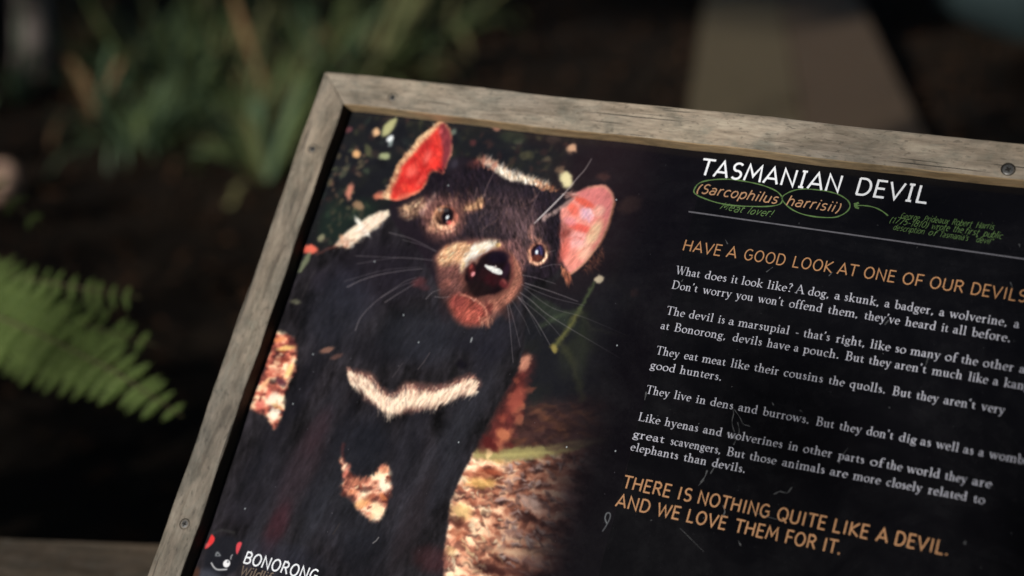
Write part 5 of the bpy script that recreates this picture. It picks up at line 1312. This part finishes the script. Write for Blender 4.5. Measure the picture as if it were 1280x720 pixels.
mesh_obj('trunk', V, F, plain_mat('fern_trunk', (.035, .024, .016), .95, .1, 0, .5, 40), fern, smooth=True)
crown_p = base + Vector((0, 0, .82))
def fr(pts, d): return [crown_p] + [at(x, y, dd) for (x, y), dd in zip(pts, d)]
frond(fern, fr([(-330, 250), (-180, 318), (-50, 376), (56, 420), (145, 465), (229, 521)], [2.15, 2.1, 2.05, 2.0, 1.97, 1.93]), (.21, .31), 66, (.2, -.9, .3), 4, 1.35, low=-.30)
frond(fern, fr([(-330, 215), (-180, 275), (-40, 335), (80, 356), (176, 372)], [2.2, 2.15, 2.1, 2.05, 2.0]), (.07, .20), 52, (.2, -.9, .3), 9)
frond(fern, fr([(-330, 90), (-180, 140), (-60, 205), (0, 240), (56, 288)], [2.3, 2.25, 2.25, 2.2, 2.2]), (.13, .13), 34, (.1, -.9, .4), 5)
frond(fern, fr([(-330, 230), (-180, 300), (-60, 360), (40, 392), (120, 410), (196, 432)], [2.2, 2.15, 2.1, 2.05, 2.02, 2.0]), (.17, .24), 54, (.2, -.9, .3), 12, 1.3, low=-.15)
frond(fern, fr([(-420, 300), (-300, 420), (-180, 520), (-80, 620)], [2.1, 2.0, 1.95, 1.9]), (.2, .2), 18, (.2, -.8, .5), 6)
frond(fern, [crown_p, crown_p + Vector((-.3, .1, .25)), crown_p + Vector((-.7, .1, .2)), crown_p + Vector((-1.0, .1, -.1))], (.2, .2), 18, (0, 0, 1), 7)
frond(fern, [crown_p, crown_p + Vector((-.1, .3, .3)), crown_p + Vector((-.2, .7, .3)), crown_p + Vector((-.3, 1.0, .0))], (.2, .2), 18, (0, 0, 1), 8)

# ------------------------------------------------------------------ strap leaved plants in the undergrowth
sm = [leaf_mat('strap_leaf_green', (.085, .12, .045), (.15, .20, .075), .5, .2, 5), leaf_mat('strap_leaf_dark', (.07, .115, .062), (.115, .18, .10), .5, .2, 5), leaf_mat('strap_leaf_dry', (.22, .13, .06), (.34, .20, .10), .7, .1, 5), leaf_mat('strap_leaf_olive', (.13, .13, .055), (.20, .19, .085), .55, .2, 5)]
def strap(L_, W_, rise, droop, g):
    V, F = [], []; n = 12
    for i in range(n + 1):
        t = i / n; x = L_ * (math.sin(t * 1.35) / 1.0) * (1 - rise * .5); z = L_ * (rise * t - droop * t * t)
        w = W_ * (.55 + .9 * t) * (1 - t ** 3) ** .8 / 1.2 + .001
        V += [(x, -w / 2, z + w * .18), (x, 0, z), (x, w / 2, z + w * .18)]
    for i in range(n):
        a = i * 3; F += [(a, a + 3, a + 4, a + 1), (a + 1, a + 4, a + 5, a + 2)]
    return V, F
def strap_plant(x, y, n, L_, W_, mats, label, seed, group='strap leaved plants behind the sign', aim=None):
    g = random.Random(seed)
    e = empty('strap_leaf_plant', (x, y, gz(x, y))); tag(e, label, 'plant', group)
    for k in range(n):
        V, F = strap(L_ * g.uniform(.7, 1.15), W_ * g.uniform(.7, 1.2), g.uniform(.55, 1.15), g.uniform(.25, .95), g)
        o = mesh_obj('leaf', V, F, g.choice(mats), e, smooth=True)
        a = g.uniform(0, 6.28) if aim is None or k % 2 else R(aim) + g.gauss(0, .45)
        o.rotation_euler = (g.uniform(-.15, .15), 0, a); o.location = (.03 * math.cos(a), .03 * math.sin(a), 0)
    return e
G_, D_, Y_, O_ = sm
def gp(px, py): 
    p = at_z(px, py, 0); return p.x, p.y
for (px, py), n, L_, W_, mats, label, sd, aim in [
    ((330, 215), 34, .66, .045, [G_, D_, G_, O_], 'dark green clump of arching strap leaves just left of the sign\'s top corner', 1, 120),
    ((215, 150), 30, .8, .05, [G_, D_, G_], 'taller clump of blue green strap leaves further left behind the sign', 2, 90),
    ((455, 130), 36, .9, .05, [G_, O_, G_, Y_], 'olive clump with long leaves sweeping right above the frame', 3, 20),
    ((120, 150), 14, .6, .05, [Y_, O_, D_, Y_], 'clump with dry orange brown leaves at the upper left', 4, 80),
    ((395, 60), 30, .95, .05, [G_, G_, O_], 'long leaved green clump at the top of the picture', 5, 150),
    ((560, 60), 18, .8, .045, [O_, D_, O_, G_], 'dim olive clump above the middle of the frame', 6, 10),
    ((285, 110), 26, .75, .05, [O_, Y_, G_], 'clump of mixed olive and tan leaves between the green ones', 7, 100),
    ((255, 55), 26, .9, .05, [G_, D_, O_], 'bluish green clump high up between the pale trunk and the frame', 10, 70),
    ((345, 140), 24, .8, .05, [G_, O_, Y_, G_], 'green clump with pale blades directly behind the frame corner', 11, 40),
    ((300, 170), 80, .55, .014, [O_, G_, D_], 'fine leaved grassy tussock left of the frame corner', 12, 60),
    ((180, 90), 80, .7, .016, [G_, D_, O_], 'fine leaved dark green tussock in the upper left', 13, 100),
    ((430, 80), 90, .75, .016, [O_, G_, G_], 'fine leaved olive tussock spreading above the top rail', 14, 20),
    ((95, 75), 70, .6, .016, [D_, G_, Y_], 'fine leaved dark tussock beside the pale trunk', 15, 60),
    ((490, 45), 80, .8, .018, [O_, D_, G_], 'fine leaved dim tussock furthest right above the top rail', 16, 10),
    ((250, 120), 80, .7, .018, [G_, D_, G_], 'fine leaved blue green tussock midway between trunk and frame', 17, 120),
    ((170, 180), 90, .55, .02, [D_, G_, D_], 'low dark fine leaved tussock above the fern', 18, 60),
    ((400, 130), 90, .7, .02, [O_, G_, D_], 'broad fine leaved tussock just above the top left frame corner', 19, 160),
    ((20, 130), 12, .55, .05, [D_, Y_, D_], 'dark clump with rusty leaves at the left edge', 9, 70)]:
    x, y = gp(px, py); strap_plant(x, y, n, L_, W_, mats, label, sd, aim=aim)

# ------------------------------------------------------------------ stones
def stone(name, label, cat, loc, r, mat, seed):
    g = random.Random(seed); V, F = [], []; n, m = 18, 10
    ph = [g.uniform(0, 6.28) for _ in range(6)]
    for j in range(m + 1):
        th = math.pi * j / m
        for i in range(n):
            a = 2 * math.pi * i / n
            k = 1 + .14 * math.sin(2 * a + ph[0]) + .10 * math.sin(3 * th + ph[1] + a) + .07 * math.sin(5 * a + 2 * th + ph[2])
            V.append((r[0] * k * math.sin(th) * math.cos(a), r[1] * k * math.sin(th) * math.sin(a), r[2] * k * math.cos(th) + r[2] * .55))
    for j in range(m):
        for i in range(n): F.append((j * n + i, (j + 1) * n + i, (j + 1) * n + (i + 1) % n, j * n + (i + 1) % n))
    o = mesh_obj(name, V, F, mat, smooth=True); o.location = loc; tag(o, label, cat); return o
x, y = gp(2, 225); stone('stone', 'small pale pinkish stone at the left edge above the fern', 'stone', (x, y, gz(x, y)), (.07, .08, .10), plain_mat('pink_stone', (.42, .28, .21), .8, .3), 1)
x, y = at_z(1268, 24, 0).x, at_z(1268, 24, 0).y; stone('boulder', 'dim blue grey boulder in the top right corner behind the sign', 'boulder', (x + .25, y, 0), (.75, .6, .5), plain_mat('blue_grey_rock', (.018, .032, .035), .8, .3), 2)

# ------------------------------------------------------------------ trees
bark_pale = wood_mat('pale_bark', (.12, .10, .095), (.22, .19, .18), (.30, .27, .26), 'y', 3.0, .12, .6, False)
bark_dark = wood_mat('dark_bark', (.03, .022, .016), (.055, .042, .03), (.08, .06, .045), 'y', 4.0, .12, .8, False)
crown_mat = leaf_mat('eucalypt_leaf', (.03, .045, .02), (.06, .085, .035), .6, 0, .8, .3)
T0 = O3 + UA * .30 - VA * .27
EA = Vector((SUN.y, -SUN.x, 0)).normalized()          # horizontal, across the sun
if EA.dot(UA) < 0: EA = -EA
EB = SUN.cross(EA).normalized()
if EB.z < 0: EB = -EB
def perp(p):
    q = Vector(p) - T0
    return q.dot(EA), q.dot(EB)
def light_through(P_):
    """how much sun the tree crowns let through towards the sign and the fern (gaps between the crowns)"""
    q = P_ - np.array(T0); a = q @ np.array(EA); b_ = q @ np.array(EB)
    def spot(ca, cb, ra, rb, top, soft):
        d = np.sqrt(((a - ca) / ra) ** 2 + ((b_ - cb) / rb) ** 2)
        return top * np.clip((1 + soft - d) / soft, 0, 1)
    t = spot(SP[0][0], SP[0][1], *SP[0][2:])
    for s in SP[1:]: t = np.maximum(t, spot(*s))
    return t
fa, fb = perp(at(110, 430, 2.0)); ga, gb = perp(at(330, 40, 5.5)); wa, wb = perp(at_z(1000, 90, .16)); ra_, rb_ = perp(at_z(60, 690, .72)); ka, kb = perp(at_z(52, 60, .3)); la, lb = perp(at_z(110, 610, 0))
SP = [(-.10, -.02, .33, .42, 1.0, 1.15), (fa, fb, .24, .24, .6, .8), (ga, gb, 1.8, .74, 1.0, .8), (wa, wb, .38, 1.3, 1.0, .35), (ra_, rb_, .35, .14, 1.0, .9), (ka, kb, .4, .9, .9, .8), (la, lb, .9, .25, .28, .8)]  # light pools shaped into the leaf cover: sign, fern, plants, walkway, railing, trunk, litter
TAU = 6.0
def tree(name, label, x, y, h, r, bark, leaves, seed, group=None, lean=(0, 0)):
    g = random.Random(seed); z0 = gz(x, y)
    e = empty(name, (x, y, z0)); tag(e, label, 'tree', group)
    path = [Vector((lean[0] * t * t * h, lean[1] * t * t * h, -.1 + t * h)) + Vector((.05 * math.sin(t * 5 + seed), .05 * math.cos(t * 4 + seed), 0)) for t in (0, .04, .1, .25, .45, .65, .85, 1)]
    V, F = tube_vf(path, [r * 1.7, r * 1.25, r * 1.05, r * .92, r * .8, r * .6, r * .4, r * .2], 14)
    mesh_obj('trunk', V, F, bark, e, smooth=True)
    for k in range(6):
        t = g.uniform(.5, .95); a = g.uniform(0, 6.28); p = path[4].lerp(path[7], (t - .45) / .55); l = g.uniform(.9, 1.9)
        V, F = tube_vf([p, p + Vector((math.cos(a) * l * .4, math.sin(a) * l * .4, l * .3)), p + Vector((math.cos(a) * l, math.sin(a) * l, l * .5))], [r * .35, r * .22, r * .08], 7)
        mesh_obj('limb', V, F, bark, e, smooth=True)
    if leaves is not None and len(leaves):
        o = quad_mesh('crown', leaf_quads(leaves - np.array((x, y, z0)), LS, .62, None, seed), crown_mat, e); o['kind'] = 'stuff'
    return e
LS = .17
larea = (.17 ** 2) * .62 * .5 * 1.05 * .5                      # mean projected leaf area
g = np.random.default_rng(77)
SUNh = Vector((SUN.x, SUN.y, 0)).normalized()
# (a) an unseen stand of trees added to block the sun outside shaped gaps, 9 m behind the camera
A0, A1, B0, B1 = -10.5, 4.5, -2.6, 6.2
ncnt = int((A1 - A0) * (B1 - B0) * TAU / larea)
aa = g.uniform(A0, A1, ncnt); bb = g.uniform(B0, B1, ncnt); dd = g.uniform(8.5, 11.5, ncnt)
PP = np.array(T0) + aa[:, None] * np.array(EA) + bb[:, None] * np.array(EB) + dd[:, None] * np.array(SUN)
tr = light_through(PP)
keep = g.random(ncnt) < np.clip(-np.log(np.clip(tr, 2e-3, 1)) / TAU, 0, 1)
PP = PP[keep & (PP[:, 2] > .2)]
stand = []
for k, a in enumerate((-9.3, -6.9, -4.9, -1.5, 2.0, 4.0)):
    q = np.array(T0) + a * np.array(EA) + (9.5 + (k % 3) * .8) * np.array((SUNh.x, SUNh.y, 0)); stand.append((q[0], q[1]))
own = np.argmin(np.stack([(PP[:, 0] - s[0]) ** 2 + (PP[:, 1] - s[1]) ** 2 for s in stand]), 0)
for k, s in enumerate(stand):
    tree('gum_tree', ['first dark leafy tree of the row behind the camera, at its left end', 'second dark leafy tree from the left end of the row behind the camera', 'third dark leafy tree of the row behind the camera', 'dark leafy tree just left of the gap the sun shines through', 'dark leafy tree just right of the gap the sun shines through', 'last dark leafy tree of the row behind the camera, at its right end'][k], s[0], s[1], 8.6, .14, bark_dark, PP[own == k], 100 + k, 'trees behind the camera')
# (b) the forest round about: unseen canopy and undergrowth leaves, added to hold back sky light
spots = [(-2.56, 7.75, 'pale'), (-6.2, 5.2, 'd'), (-4.4, 10.6, 'd'), (.3, 13.0, 'd'), (4.6, 11.4, 'd'), (6.8, 7.0, 'd'), (7.4, 1.5, 'd'), (-7.6, .6, 'd'), (5.6, -4.2, 'd')]
CN = 26000
cp = np.stack([g.uniform(-10, 10, CN), g.uniform(-4, 15, CN), g.uniform(4.6, 7.6, CN)], 1)
WN = 36000
th = g.uniform(0, 2 * np.pi, WN); rr = g.uniform(9.5, 12.5, WN)
wp = np.stack([rr * np.cos(th), 3 + rr * np.sin(th), g.uniform(.1, 7.5, WN)], 1)
al = np.concatenate([cp, wp])
q = al - np.array(T0); sa = q @ np.array(EA); sb = q @ np.array(EB); sd_ = q @ np.array(SUN)
tr = light_through(al)
clear = (g.random(len(al)) > np.clip(-np.log(np.clip(tr, 2e-3, 1)) / TAU, 0, 1)) & (sd_ > 0)                                   # keep the sun gaps open
sunny = (sd_ > 0) & (sa > A0) & (sa < A1) & (sb > B0) & (sb < B1)
GD = np.array((-.80, -.34, .56)); GD /= np.linalg.norm(GD)
cg = (q @ GD) / np.linalg.norm(q, axis=1)
clear |= (np.degrees(np.arccos(np.clip(cg, -1, 1))) < g.uniform(9, 24, len(al))) & (g.random(len(al)) < .97)      # leaves cleared on the left to give the panel sky glare
al = al[~clear]
own = np.argmin(np.stack([(al[:, 0] - s[0]) ** 2 + (al[:, 1] - s[1]) ** 2 for s in spots]), 0)
labs = ['slender pale grey trunk rising from the undergrowth at the top left', 'dark tree in deep shade left of the fern', 'dark tree far behind on the left', 'dark tree straight behind the sign', 'dark tree far behind on the right', 'dark tree on the right of the walkway', 'dark tree level with the sign on the right', 'dark tree level with the sign on the left', 'dark tree behind the camera on the right']
LS = .2
for k, s in enumerate(spots):
    tree('gum_tree', labs[k], s[0], s[1], 7.0, .085 if s[2] == 'pale' else .15, bark_pale if s[2] == 'pale' else bark_dark, al[own == k], 200 + k, None if k == 0 else 'forest trees round the clearing')
